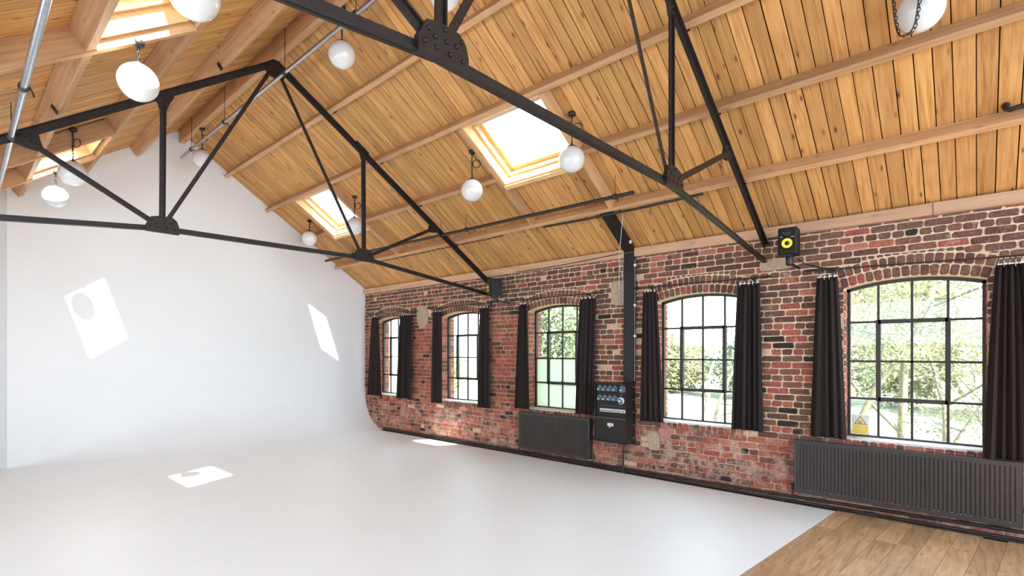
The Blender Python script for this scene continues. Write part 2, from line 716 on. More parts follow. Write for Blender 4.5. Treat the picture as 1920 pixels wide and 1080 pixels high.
for y, zz, L, H in slivers:
    vv, ff = brick_shape(L, H, rngb, 0.008, 0.004)
    rest.add([(XW + p[0], y + p[1], zz + p[2]) for p in vv], ff, rngb.choice([0, 1, 1, 2, 3]))

# arch rings, sill bricks and the brick jambs of the openings
def ring_brick(mbx, c, ax_t, ax_r, wt, hr, mi, rng):
    vv, ff = brick_shape(wt, hr, rng, 0.008, 0.004)
    mbx.add([(XW + p[0], c[0] + ax_t[0] * p[1] + ax_r[0] * p[2], c[1] + ax_t[1] * p[1] + ax_r[1] * p[2]) for p in vv], ff, mi)


ra = random.Random(5)
for wi, (yl, w) in enumerate(WINS):
    R = ((w / 2) ** 2 + RISE ** 2) / (2 * RISE)
    yc, zc = yl - w / 2, Z_SPR + RISE - R
    half = math.asin((w / 2 + 0.015) / R)
    for ring in range(2):
        rm = R + 0.052 + ring * 0.112
        n = round(2 * half * rm / 0.077)
        for i in range(n):
            t = -half + 2 * half * (i + 0.5) / n
            c = (yc + rm * math.sin(t), zc + rm * math.cos(t))
            mi = ra.choice([0, 1, 1, 2, 3, 3, 4, 1])
            ring_brick(rest, c, (math.cos(t), -math.sin(t)), (math.sin(t), math.cos(t)), 2 * half * rm / n - 0.011, 0.102, mi, ra)
    n = 15
    for i in range(n):
        c = (yl - w + w * (i + 0.5) / n, 0.715)
        ring_brick(rest, c, (1, 0), (0, 1), w / n - 0.011, 0.098, ra.choice([4, 4, 5, 3, 1, 0, 7]), ra)
    # jambs: far side faces the camera
    zz = 0.80
    k = 0
    while zz < 2.36:
        for x0, x1 in ((XW + 0.008, XG - 0.03), (XG + 0.03, XO)):
            cuts = [(x0, x1)] if k % 2 else [(x0, x0 + 0.09), (x0 + 0.1, x1)] if x1 - x0 > 0.13 else [(x0, x1)]
            for p, q in cuts:
                for yj, sgn in ((yl, -1), (yl - w, 1)):
                    mi = ra.choice([4, 5, 7, 4, 1, 3])
                    rest.box((p, min(yj, yj + sgn * 0.008), zz), (q, max(yj, yj + sgn * 0.008), zz + 0.063), mi)
        zz += CH
        k += 1
rest.build('brick', BM, wall, kind='stuff')

# cement patches
for k, (a, b, c, d) in enumerate(PATCH):
    t = MB()
    n = 18
    poly = []
    rp = random.Random(k + 3)
    for i in range(n):
        an = 2 * PI * i / n
        ca, sa = math.cos(an), math.sin(an)
        pw = 0.9 if k == 2 else 0.45
        yy = (a + b) / 2 + (b - a) / 2 * math.copysign(abs(ca) ** pw, ca) * rp.uniform(0.94, 1.03)
        zz = (c + d) / 2 + (d - c) / 2 * math.copysign(abs(sa) ** pw, sa) * rp.uniform(0.94, 1.03)
        poly.append((XW - 0.016, yy, zz))
    t.prism(poly, (0.03, 0, 0))
    t.build('cement_patch', M['cement'], wall)

# white painted sloping sills inside the openings
for yl, w in WINS:
    t = MB()
    t.hexa([(XW - 0.006, yl - w, 0.755), (XG, yl - w, 0.755), (XG, yl, 0.755), (XW - 0.006, yl, 0.755),
            (XW - 0.006, yl - w, 0.777), (XG, yl - w, 0.79), (XG, yl, 0.79), (XW - 0.006, yl, 0.777)])
    t.build('window_sill', M['sill'], wall)

# timber wall plate under the roof, in lengths
plate_cuts = [-1.6, 0.32, 1.52, 5.7, 10.50]
t = MB()
t.box((XW - 0.02, -1.6, 3.05), (XW + 0.2, YF, 3.16))
trim = t.build('trim_1', M['plate'], kind='structure', label='timber wall plate between brick wall and roof', category='trim')
for a, b in zip(plate_cuts[:-1], plate_cuts[1:]):
    L = b - a - 0.006
    t = MB()
    t.hexa([(-L / 2, -0.05, 0), (L / 2, -0.05, 0), (L / 2, 0.05, 0), (-L / 2, 0.05, 0),
            (-L / 2, -0.05, 0.115), (L / 2, -0.05, 0.115), (L / 2, 0.05, 0.115), (-L / 2, 0.05, 0.115)])
    o = bpy.data.objects.new('timber_length', t.mesh('timber_length', [M['plate']]))
    o.rotation_euler = (0, 0, PI / 2)
    o.parent = trim
    o.location = Vector((XW - 0.02, (a + b) / 2, 3.045)) - trim.location
    COL.objects.link(o)

# ------------------------------------------------------------------ end wall with the white cove, and floors
def cove_r(x):
    t = min(1, max(0, (x - 0.6) / 2.3))
    return 0.02 + 0.74 * (t * t * (3 - 2 * t) * 0.4 + t * 0.6)


mb = MB()
XC = 0.594
xs = [XC + (XW + 0.03 - XC) * i / 48 for i in range(49)]
grid = []
for x in xs:
    r = cove_r(x)
    colm = [(x, YF, zroof(x) + 0.02), (x, YF, 2.6), (x, YF, 1.6)]
    for k in range(15):
        a = PI / 2 * k / 14
        colm.append((x, YF - r + r * math.cos(a), r - r * math.sin(a)))
    colm.append((x, 9.3, 0.0))
    grid.append(colm)
nc = len(grid[0])
vv = [p for c in grid for p in c]
ff = []
for i in range(len(xs) - 1):
    for j in range(nc - 1):
        ff.append((i * nc + j, i * nc + j + 1, (i + 1) * nc + j + 1, (i + 1) * nc + j))
mb.add(vv, ff, 0, True)
# thickness at the free edge and behind
mb.add([(XC, YF, 0), (XC, YF, zroof(XC)), (XC, YF + 0.12, zroof(XC)), (XC, YF + 0.12, 0)], [(0, 1, 2, 3)])
mb.add([(XC, YF + 0.12, -0.05), (XC, YF + 0.12, 4.15), (APX, YF + 0.12, 5.66), (XO, YF + 0.12, 3.0), (XO, YF + 0.12, -0.05)], [(0, 1, 2, 3, 4)])
mb.build('wall_back', M['cyc'], kind='structure', label='white studio end wall curving into the floor', category='wall')
mb = MB()
mb.prism([(-1.2, YF + 0.03, -0.05), (XC, YF + 0.03, -0.05), (XC, YF + 0.03, 4.1), (-1.2, YF + 0.03, 2.86)], (0, 0.2, 0))
mb.build('wall_back_left', M['white_wall'], kind='structure', label='plain grey white end wall beyond the studio cove', category='wall')


def white_edge(x):
    return 1.344 - 0.094 * (x - 4.05)


mb = MB()
top = []
xs2 = [-1.15, 0.6, 2.0, 4.05, 5.2, 6.40]
n = len(xs2)
vv = [(x, white_edge(x), 0.0) for x in xs2] + [(x, 9.3, 0.0) for x in xs2] + [(x, white_edge(x), -0.02) for x in xs2]
ff = [(i, i + 1, n + i + 1, n + i) for i in range(n - 1)] + [(2 * n + i, 2 * n + i + 1, i + 1, i) for i in range(n - 1)]
mb.add(vv, ff)
mb.add([(-1.15, 9.3, 0), (XC, 9.3, 0), (XC, YF + 0.03, 0), (-1.15, YF + 0.03, 0)], [(0, 1, 2, 3)])
mb.add([(6.40, white_edge(6.4), 0), (XW, white_edge(6.4), 0.0), (XW, 9.9, 0.0), (6.40, 9.9, 0)], [(0, 1, 2, 3)], 1)
mb.box((-1.2, -5.0, -0.2), (XW, YF + 0.2, -0.022), 1)
floor = mb.build('floor', [M['cyc'], M['subfloor'], M['oak']], kind='structure', label='white painted studio floor meeting oak boards', category='floor')

# unseen left wall; its solid and low stretches are shaped to even out daylight
mb = MB()
mb.box((-1.25, 7.4, -0.05), (-1.12, YF + 0.2, 2.93))
mb.box((-1.25, -5.0, -0.05), (-1.12, 7.4, 1.9))
mb.build('wall_left', M['white_wall'], kind='structure', label='unseen white left wall, kept low at the front to shape the daylight', category='wall')

# oak boards
rf = random.Random(21)
PW = 0.165
ang = -0.094
rowi = 0
for k in range(-1, 16):
    base = 1.344 - 0.006 - PW * k
    x = 1.6 - rf.uniform(0, 0.9)
    while x < 6.42:
        L = rf.choice([0.45, 0.6, 0.75, 0.9, 1.1])
        x1 = min(x + L, 6.43)
        if x1 - x > 0.08:
            g = 0.0012
            def yy(xx, off):
                return min(base - 0.094 * (xx - 4.05) + off, white_edge(xx) - 0.003)
            cx, cy = (x + x1) / 2, base - 0.094 * ((x + x1) / 2 - 4.05) - PW / 2
            ytop0, ytop1 = yy(x, -g), yy(x1, -g)
            ybot0, ybot1 = yy(x, -PW + g), yy(x1, -PW + g)
            if ytop0 - ybot0 > 0.02:
                t = MB()
                h = rf.uniform(-0.0006, 0.0006)
                t.hexa([(x + g - cx, ybot0 - cy, -0.02), (x1 - g - cx, ybot1 - cy, -0.02), (x1 - g - cx, ytop1 - cy, -0.02), (x + g - cx, ytop0 - cy, -0.02),
                        (x + g - cx, ybot0 - cy, h), (x1 - g - cx, ybot1 - cy, h), (x1 - g - cx, ytop1 - cy, h), (x + g - cx, ytop0 - cy, h)])
                o = bpy.data.objects.new('floorboard', t.mesh('floorboard', [M['oak']]))
                o.parent = floor
                o.location = Vector((cx, cy, 0)) - floor.location
                COL.objects.link(o)
        x = x1

# ------------------------------------------------------------------ roof: deck, boards
mb = MB()


def deck(Pf, s0, s1, y0, y1, holes, hs0, hs1):
    def slab(a, b, c, d):
        q = [Pf(a, c, -0.03), Pf(b, c, -0.03), Pf(b, d, -0.03), Pf(a, d, -0.03)]
        up = [Pf(a, c, -0.09), Pf(b, c, -0.09), Pf(b, d, -0.09), Pf(a, d, -0.09)]
        mb.hexa(q + up)
    slab(s0, hs0, y0, y1)
    slab(hs1, s1, y0, y1)
    p = y0
    for a, b in holes:
        slab(hs0, hs1, p, a)
        p = b
    slab(hs0, hs1, p, y1)


deck(PR, -0.03, 4.75, -5.0, YF + 0.2, SKY_R, SR0, SR1)
deck(PL, -0.03, 4.85, -5.0, YF + 0.2, SKY_L, SL0, SL1)
ceil = mb.build('ceiling', M['deck'], kind='structure', label='pitched roof lined with pine boards', category='ceiling')

rb = random.Random(3)
RB = {}


def board_mesh(L, W):
    key = (round(L, 3), round(W, 3))
    if key not in RB:
        t = MB()
        a, b = L / 2, W / 2
        e = 0.003
        t.add([(-a, -b, 0.022), (a, -b, 0.022), (a, b, 0.022), (-a, b, 0.022),
               (-a, -b, e), (a, -b, e), (a, b, e), (-a, b, e),
               (-a, -b + e, 0), (a, -b + e, 0), (a, b - e, 0), (-a, b - e, 0)],
              [(0, 1, 2, 3), (0, 4, 5, 1), (2, 6, 7, 3), (4, 8, 9, 5), (6, 10, 11, 7), (8, 11, 10, 9), (0, 3, 7, 11, 8, 4), (1, 5, 9, 10, 6, 2)])
        RB[key] = t.mesh('roof_board', [M['board']])
    return RB[key]


def boards(Pf, side, y0, y1, s1, holes, hs0, hs1, widths):
    y = y0
    ex = (Pf(1, 0) - Pf(0, 0)).normalized()
    ez = (Pf(0, 0, -1) - Pf(0, 0, 0)).normalized()
    ey = ez.cross(ex)
    rot = Matrix((ex, ey, ez)).transposed().to_euler()
    while y < y1:
        W = rb.choice(widths)
        gap = rb.choice([0.006, 0.007, 0.008, 0.008, 0.011])
        a, b = y + gap / 2, min(y + W - gap / 2, y1)
        y += W
        spans = [(0.0, s1)]
        for p, q in holes:
            if b > p + 0.01 and a < q - 0.01:
                spans = [(0.0, hs0), (hs1, s1)]
        for u, v in spans:
            o = bpy.data.objects.new('roof_board', board_mesh(v - u, b - a))
            o.parent = ceil
            o.rotation_euler = rot
            o.location = Pf((u + v) / 2, (a + b) / 2, rb.uniform(-0.002, 0.002)) - ceil.location
            COL.objects.link(o)


boards(PR, 1, -0.9, YF - 0.005, 4.52, SKY_R, SR0, SR1, [0.118, 0.128, 0.128, 0.138])
boards(PL, -1, -0.2, YF - 0.005, 4.55, SKY_L, SL0, SL1, [0.118, 0.128, 0.138])


# ------------------------------------------------------------------ roof timbers
def beam(name, P0, P1, dx, dy, mat, label, cat='beam', group=None, chamf=0.004):
    """timber from P0 to P1; dx and dy are full cross-section vectors measured from the P0-P1 edge line"""
    P0, P1, dx, dy = Vector(P0), Vector(P1), Vector(dx), Vector(dy)
    L = (P1 - P0).length
    ex = (P1 - P0).normalized()
    c = (P0 + P1) / 2 + (dx + dy) / 2
    ey = dx.normalized()
    ez = ex.cross(ey).normalized()
    if ez.dot(dy) < 0:
        pass
    t = MB()
    a, b, h = L / 2, dx.length / 2, dy.length / 2
    q = chamf
    prof = [(-b + q, -h), (b - q, -h), (b, -h + q), (b, h - q), (b - q, h), (-b + q, h), (-b, h - q), (-b, -h + q)]
    t.prism([(-a, y, z) for y, z in prof], (2 * a, 0, 0))
    o = bpy.data.objects.new(name, t.mesh(name, [mat]))
    o.rotation_euler = Matrix((ex, ey, ez)).transposed().to_euler()
    o.location = c
    COL.objects.link(o)
    o['label'] = label
    o['category'] = cat
    if group:
        o['group'] = group
    return o


def nR(d): return PR(0, 0, d) - PR(0, 0, 0)
def nL(d): return PL(0, 0, d) - PL(0, 0, 0)
def eR(s): return PR(s, 0) - PR(0, 0)
def eL(s): return PL(s, 0) - PL(0, 0)


DR, DL = 0.135, 0.18
YB = 10.44
GP = 'roof beams running the length of the room'
beam('roof_beam', PR(0.99, -1.2), PR(0.99, YB), eR(0.062), nR(DR), M['timber'], 'long pine roof beam on the window slope, first one below the ridge beam', group=GP)
beam('roof_beam', PR(1.88, -1.2), PR(1.88, YB), eR(0.062), nR(DR), M['timber'], 'long pine roof beam along the upper edges of the two window-slope skylights', group=GP)
lab4 = ['short stretch of roof beam between the end wall and the far skylight', 'middle stretch of roof beam between the two window-slope skylights', 'roof beam running from the near skylight past the black truss to the right edge']
for (a, b), lb in zip([(9.38, YB), (4.81, 8.05), (-1.2, 3.44)], lab4):
    beam('roof_beam', PR(2.74, a), PR(2.74, b), eR(0.062), nR(DR), M['timber'], lb, group=GP)
beam('roof_beam', PR(3.63, -1.2), PR(3.63, YB - 0.03), eR(0.062), nR(DR), M['timber'], 'lowest long roof beam of the window slope, above the black ducting', group=GP)
beam('ridge_beam', (2.76, -1.2, 5.40), (2.76, YB - 0.02, 5.40), (0.085, 0, 0), (0, 0, 0.22), M['timber'], 'ridge beam at the peak of the roof', group=GP)
beam('roof_beam', PL(0.85, -0.2), PL(0.85, YB), eL(-0.07), nL(DL), M['timber'], 'deep roof beam on the left slope, nearest the ridge', group=GP)
beam('roof_beam', PL(1.70, -0.2), PL(1.70, YB), eL(-0.07), nL(DL), M['timber'], 'deep roof beam along the upper edges of the left-slope skylights', group=GP)
beam('roof_beam', PL(2.60, -0.2), PL(2.60, YB), eL(-0.07), nL(DL), M['timber'], 'deep roof beam along the lower edges of the left-slope skylights', group=GP)
beam('roof_beam', PL(3.46, -0.2), PL(3.46, YB), eL(-0.07), nL(DL), M['timber'], 'lowest deep roof beam of the left slope', group=GP)
GT = 'short beams framing the skylights'
for (a, b), nm in zip(SKY_R, ('near', 'far')):
    for y, sd in ((a - 0.06, 'right'), (b, 'left')):
        beam('cross_beam', PR(1.945, y), PR(3.63, y), (0, 0.06, 0), nR(DR), M['timber'], f'sloping cross beam on the {sd} side of the {nm} window-slope skylight', group=GT)
    beam('cross_beam', PR(SR1, a), PR(SR1, b), eR(0.06), nR(DR + 0.01), M['lining'], f'pale header board under the lower edge of the {nm} window-slope skylight', group=GT)
for (a, b), nm in zip(SKY_L, ('near', 'far')):
    for y, sd in ((a - 0.06, 'close'), (b, 'distant')):
        beam('cross_beam', PL(1.70, y), PL(3.40, y), (0, 0.06, 0), nL(0.195), M['timber'], f'sloping cross beam at the {sd} end of the {nm} left-slope skylight', group=GT)


# ------------------------------------------------------------------ skylights
def skylight(num, Pf, a, b, s0, s1, label, din):
    root = thing('window_%d' % num, label, 'skylight', Pf((s0 + s1) / 2, (a + b) / 2, -0.1), kind='structure')

    def ring(name, iy0, iy1, is0, is1, wy, ws, d0, d1, mat):
        """rectangular ring; outer edge inset by iy0.. from the opening, frame width wy/ws"""
        t = MB()
        A, B, S0, S1 = a + iy0, b - iy1, s0 + is0, s1 - is1
        for (p, q, u, v) in ((A, A + wy, S0, S1), (B - wy, B, S0, S1), (A + wy, B - wy, S0, S0 + ws), (A + wy, B - wy, S1 - ws, S1)):
            t.hexa([Pf(u, p, d0), Pf(v, p, d0), Pf(v, q, d0), Pf(u, q, d0), Pf(u, p, d1), Pf(v, p, d1), Pf(v, q, d1), Pf(u, q, d1)])
        return t.build(name, mat, root)

    ring('lining_board', 0.0, 0.0, 0.0, 0.0, 0.024, 0.022, din, -0.02, M['lining'])
    ring('inner_frame', 0.0, 0.0, 0.0, 0.0, 0.06, 0.05, -0.02, -0.11, M['lining'])
    ring('sash', 0.03, 0.03, 0.03, 0.03, 0.085, 0.07, -0.11, -0.16, M['lining'])
    t = MB()
    t.hexa([Pf(s0 + 0.05, a + 0.06, -0.05), Pf(s0 + 0.13, a + 0.06, -0.05), Pf(s0 + 0.13, b - 0.06, -0.05), Pf(s0 + 0.05, b - 0.06, -0.05),
            Pf(s0 + 0.05, a + 0.06, -0.11), Pf(s0 + 0.13, a + 0.06, -0.11), Pf(s0 + 0.13, b - 0.06, -0.11), Pf(s0 + 0.05, b - 0.06, -0.11)])
    t.build('blind_cassette', M['blind'], root)
    t = MB()
    q = [(s0 + 0.095, a + 0.11), (s1 - 0.095, a + 0.11), (s1 - 0.095, b - 0.11), (s0 + 0.095, b - 0.11)]
    t.hexa([Pf(u, v, -0.135) for u, v in q] + [Pf(u, v, -0.145) for u, v in q])
    t.build('pane', M['glass'], root)
    # weather flashing outside
    ring('flashing', -0.05, -0.05, -0.05, -0.05, 0.06, 0.06, -0.09, -0.17, M['iron'])
    return root


skylight(6, PR, *SKY_R[0], SR0, SR1, 'larger near skylight in the window-side roof slope', 0.115)
skylight(7, PR, *SKY_R[1], SR0, SR1, 'far skylight in the window-side roof slope, behind the far truss', 0.115)
skylight(8, PL, *SKY_L[0], SL0, SL1, 'near skylight in the left roof slope at the top left corner', 0.12)
skylight(9, PL, *SKY_L[1], SL0, SL1, 'far skylight in the left roof slope beside the end wall', 0.12)


# ------------------------------------------------------------------ windows
def window(num, yl, w, frosted, label):
    root = thing('window_%d' % num, label, 'window', (XG, yl - w / 2, Z_SILL), kind='structure')
    a, b = yl - w, yl
    cy = [a + w * i / 4 for i in range(5)]
    rz = [0.785, 1.20, 1.605, 2.03]
    fw = 0.034
    az = lambda y: arc_z(y, yl, w) - 0.004
    t = MB()
    t.box((XG - 0.025, a, rz[0] - 0.02), (XG + 0.025, a + fw, az(a)))
    t.box((XG - 0.025, b - fw, rz[0] - 0.02), (XG + 0.025, b, az(b)))
    t.box((XG - 0.028, a, rz[0] - 0.025), (XG + 0.028, b, rz[0] + 0.02))
    n = 12
    up = [(XG - 0.025, a + w * i / n, az(a + w * i / n) + 0.006) for i in range(n + 1)]
    dn = [(XG - 0.025, a + w * i / n, az(a + w * i / n) - 0.032) for i in range(n, -1, -1)]
    for i in range(n):
        y0, y1 = a + w * i / n, a + w * (i + 1) / n
        t.prism([(XG - 0.025, y0, az(y0) - 0.03), (XG - 0.025, y1, az(y1) - 0.03), (XG - 0.025, y1, az(y1) + 0.006), (XG - 0.025, y0, az(y0) + 0.006)], (0.05, 0, 0))
    t.build('window_frame', M['frame'], root)
    for i in (1, 2, 3):
        t = MB()
        t.box((XG - 0.013, cy[i] - 0.011, rz[0]), (XG + 0.013, cy[i] + 0.011, az(cy[i]) - 0.02))
        t.build('upright_glazing_bar', M['frame'], root)
    for zz in rz[1:]:
        t = MB()
        t.box((XG - 0.013, a + 0.02, zz - 0.011), (XG + 0.013, b - 0.02, zz + 0.011))
        t.build('level_glazing_bar', M['frame'], root)
    # opening casement in the middle: thicker frame round the two middle columns
    t = MB()
    y0, y1, z0, z1 = cy[1], cy[3], rz[1], rz[3]
    for p, q in (((y0 - 0.02, z0 - 0.02), (y0 + 0.022, z1 + 0.02)), ((y1 - 0.022, z0 - 0.02), (y1 + 0.02, z1 + 0.02)),
                 ((y0, z0 - 0.02), (y1, z0 + 0.022)), ((y0, z1 - 0.022), (y1, z1 + 0.02))):
        t.box((XG - 0.03, p[0], p[1]), (XG + 0.02, q[0], q[1]))
    t.build('casement_frame', M['frame'], root)
    t = MB()
    t.prism([(XG - 0.04, cy[2] - 0.022, z0), (XG - 0.04, cy[2] + 0.022, z0), (XG - 0.04, cy[2] + 0.004, z0 + 0.04), (XG - 0.04, cy[2] - 0.004, z0 + 0.04)], (0.02, 0, 0))
    t.bar((XG - 0.045, cy[2], z0 + 0.012), (XG - 0.055, cy[2] - 0.05, z0 - 0.025), 0.008, 0.012)
    t.build('casement_handle', M['frame'], root)
    for i in range(4):
        for j in range(4):
            y0, y1 = cy[i], cy[i + 1]
            z0 = rz[j]
            t = MB()
            if j < 3:
                t.box((XG - 0.002, y0, z0), (XG + 0.002, y1, rz[j + 1]))
            else:
                k = 3
                pts = [(XG - 0.002, y0, z0), (XG - 0.002, y1, z0)] + [(XG - 0.002, y1 + (y0 - y1) * m / k, az(y1 + (y0 - y1) * m / k) - 0.01) for m in range(k + 1)]
                t.prism(pts, (0.004, 0, 0))
            t.build('pane', M['frosted'] if frosted and j < 2 else M['glass'], root)
    return root


names = ['arched window nearest the camera, with a warning sign in its corner', 'arched window to the right of the black power panel',
         'arched window with frosted lower panes above the small radiator', 'second arched window from the white end wall', 'arched window closest to the white end wall']
for i, ((yl, w), nm) in enumerate(zip(WINS, names)):
    window(i + 1, yl, w, i == 2, nm)

# ------------------------------------------------------------------ trusses
def truss(T, nodes, label, offs=0.0):
    root = thing('roof_truss', label, 'truss', (2.76, T, 2.8), 'black steel roof trusses')
    P = lambda xz: Vector((xz[0], T, xz[1]))
    S = M['steel']

    def angle(name, p, q, wdt, flip=1, thick=0.012, fl=0.05, double=True):
        """built-up member: upright web and a flange on its lower or upper edge"""
        p, q = P(p), P(q)
        t = MB()
        t.bar(p, q, thick, wdt)
        t.bar(p, q, fl, 0.009, off=(0, -flip * wdt / 2 + flip * 0.0045))
        return t.build(name, S, root)

    RD, B1, B2, E1, E2 = nodes['R'], nodes['B1'], nodes['B2'], nodes['E1'], nodes['E2']
    V1, V2, O1, O2 = nodes['V1'], nodes['V2'], nodes['O1'], nodes['O2']
    angle('rafter', RD, nodes['RE1'], 0.075, -1, fl=0.075)
    angle('rafter', RD, nodes['RE2'], 0.075, -1, fl=0.075)
    angle('bottom_chord', B2, B1, 0.058, 1)
    angle('bottom_chord', B1, E1, 0.055, 1)
    angle('bottom_chord', B2, E2, 0.055, 1)
    for a, b in ((B1, V1), (B2, V2)):
        t = MB()
        t.bar(P(a), P(b), 0.012, 0.055, up=(1, 0, 0))
        t.bar(P(a), P(b), 0.05, 0.009, up=(1, 0, 0), off=(0, 0.023))
        t.build('post', S, root)
    for a in (B1, B2):
        t = MB()
        t.bar(P(a) + Vector((0, 0.014, 0)), P(RD) + Vector((0, 0.014, 0)), 0.012, 0.042)
        t.build('tie_bar', S, root)
    for a, b in ((B1, O1), (B2, O2)):
        t = MB()
        t.bar(P(a) + Vector((0, -0.012, 0)), P(b) + Vector((0, -0.012, 0)), 0.012, 0.048)
        t.bar(P(a) + Vector((0, -0.012, 0)), P(b) + Vector((0, -0.012, 0)), 0.045, 0.009, off=(0, 0.02))
        t.build('strut', S, root)
    bolt = MB()
    bolt.lathe([(0.0, -0.014), (0.008, -0.013), (0.012, -0.004), (0.012, 0.0)], (0, 0, 0), (0, 1, 0), 8)
    bm = bolt.mesh('bolt', [S])

    def gusset(c, poly, bolts, front=-0.013, thick=0.026):
        t = MB()
        pts = [(c[0] + x, T + front, c[1] + z) for x, z in poly]
        t.prism(pts, (0, thick, 0))
        g = t.build('gusset_plate', S, root)
        for x, z in bolts:
            o = bpy.data.objects.new('bolt', bm)
            o.parent = g
            o.location = Vector((c[0] + x, T + front, c[1] + z)) - wloc(g)
            COL.objects.link(o)

    for B, m in ((B1, 1), (B2, -1)):
        poly = [(-0.15, -0.052), (0.15, -0.052), (0.15, 0.02), (0.105, 0.105), (0.03, 0.125), (-0.09, 0.125), (-0.13, 0.09), (-0.15, 0.03)]
        poly = [(x * m, z) for x, z in poly]
        bl = [(-0.11, 0), (-0.03, 0), (0.05, 0), (0.12, 0), (-0.01, 0.05), (0.0, 0.1), (-0.07, 0.055), (-0.1, 0.088), (0.06, 0.045), (0.095, 0.068)]
        gusset(B, poly, [(x * m, z) for x, z in bl], -0.042, 0.034)
    gusset(RD, [(-0.03, 0.04), (0.03, 0.04), (0.15, -0.03), (0.11, -0.15), (0.02, -0.19), (-0.09, -0.17), (-0.15, -0.05)],
           [(-0.09, -0.03), (-0.03, 0.0), (0.04, 0.0), (0.09, -0.03), (-0.05, -0.12), (0.04, -0.13)])
    for V, m in ((V1, 1), (V2, -1)):
        gusset(V, [(-0.10 * m, 0.075), (0.10 * m, -0.055), (0.05 * m, -0.10), (0.03 * m, -0.17), (-0.03 * m, -0.17), (-0.06 * m, -0.08), (-0.10 * m, -0.0)], [(-0.05 * m, 0.01), (0.03 * m, -0.03), (0, -0.09), (0, -0.14)])
    for O_, m in ((O1, 1), (O2, -1)):
        gusset(O_, [(-0.13 * m, 0.08), (0.08 * m, -0.06), (-0.05 * m, -0.10), (-0.13 * m, -0.11), (-0.17 * m, -0.07), (-0.15 * m, 0.0)], [(-0.08 * m, 0.02), (0.01 * m, -0.03), (-0.13 * m, -0.06), (-0.08 * m, -0.04)])
    # cleats that hold the roof beams
    for Pf, ss, sgn, dd in ((PR, (0.99, 1.88, 2.74, 3.63), 1, DR), (PL, (0.85, 1.70, 2.60), -1, DL)):
        for s_ in ss:
            if abs(s_ - 2.74) < 0.01 and T > 8:
                continue
            t = MB()
            p0 = Pf(s_ + 0.062 + 0.008 if sgn > 0 else s_ + 0.008, T, dd + 0.01)
            p1 = Pf(s_ + 0.062 + 0.008 if sgn > 0 else s_ + 0.008, T, dd - 0.07)
            t.bar(p0, p1, 0.06, 0.008, up=(1, 0, 0))
            t.build('cleat', S, root)
    return root


def roofline(x, right_gap=0.222, left_gap=0.33):
    return zroof(x) - (right_gap if x >= APX else left_gap)


RA = dict(R=(2.755, 5.30), RE1=(6.50, roofline(6.50)), RE2=(-0.95, roofline(-0.95)),
          V1=(3.985, roofline(3.985)), V2=(1.565, roofline(1.565)), O1=(5.33, roofline(5.33)), O2=(0.44, roofline(0.44)))
truss(1.86, dict(RA, B1=(3.985, 3.085), B2=(1.545, 3.085), E1=(6.52, 2.79), E2=(-1.0, 2.80)), 'near black steel roof truss crossing the top of the picture')
truss(6.48, dict(RA, B1=(3.995, 3.045), B2=(1.555, 3.03), E1=(6.52, 2.74), E2=(-1.0, 2.78)), 'far black steel roof truss in front of the white end wall')

# ------------------------------------------------------------------ globe pendants
def chain(mbx, pts, r=0.0035, pitch=0.028):
    """interlocked links along a polyline"""
    P = [Vector(p) for p in pts]
    acc, out = 0.0, []
    for a, b in zip(P[:-1], P[1:]):
        L = (b - a).length
        k = acc
        while k < L:
            out.append((a + (b - a) * (k / L), (b - a).normalized()))
            k += pitch
        acc = k - L
    for i, (c, d) in enumerate(out):
        u = d.cross(Vector((0, 0, 1)) if abs(d.z) < 0.9 else Vector((1, 0, 0))).normalized()
        if i % 2:
            u = d.cross(u)
        ring = [c + d * math.cos(t) * pitch * 0.68 + u * math.sin(t) * 0.009 for t in [2 * PI * k / 8 for k in range(8)]]
        mbx.tube(ring, r, 4, closed=True)


def cable_loop(c, rad, plane, turns=1.4, n=20):
    a, b = Vector(plane[0]), Vector(plane[1])
    return [Vector(c) + (a * math.cos(2 * PI * turns * k / n) + b * math.sin(2 * PI * turns * k / n)) * rad * (1 - 0.1 * k / n) for k in range(n + 1)]


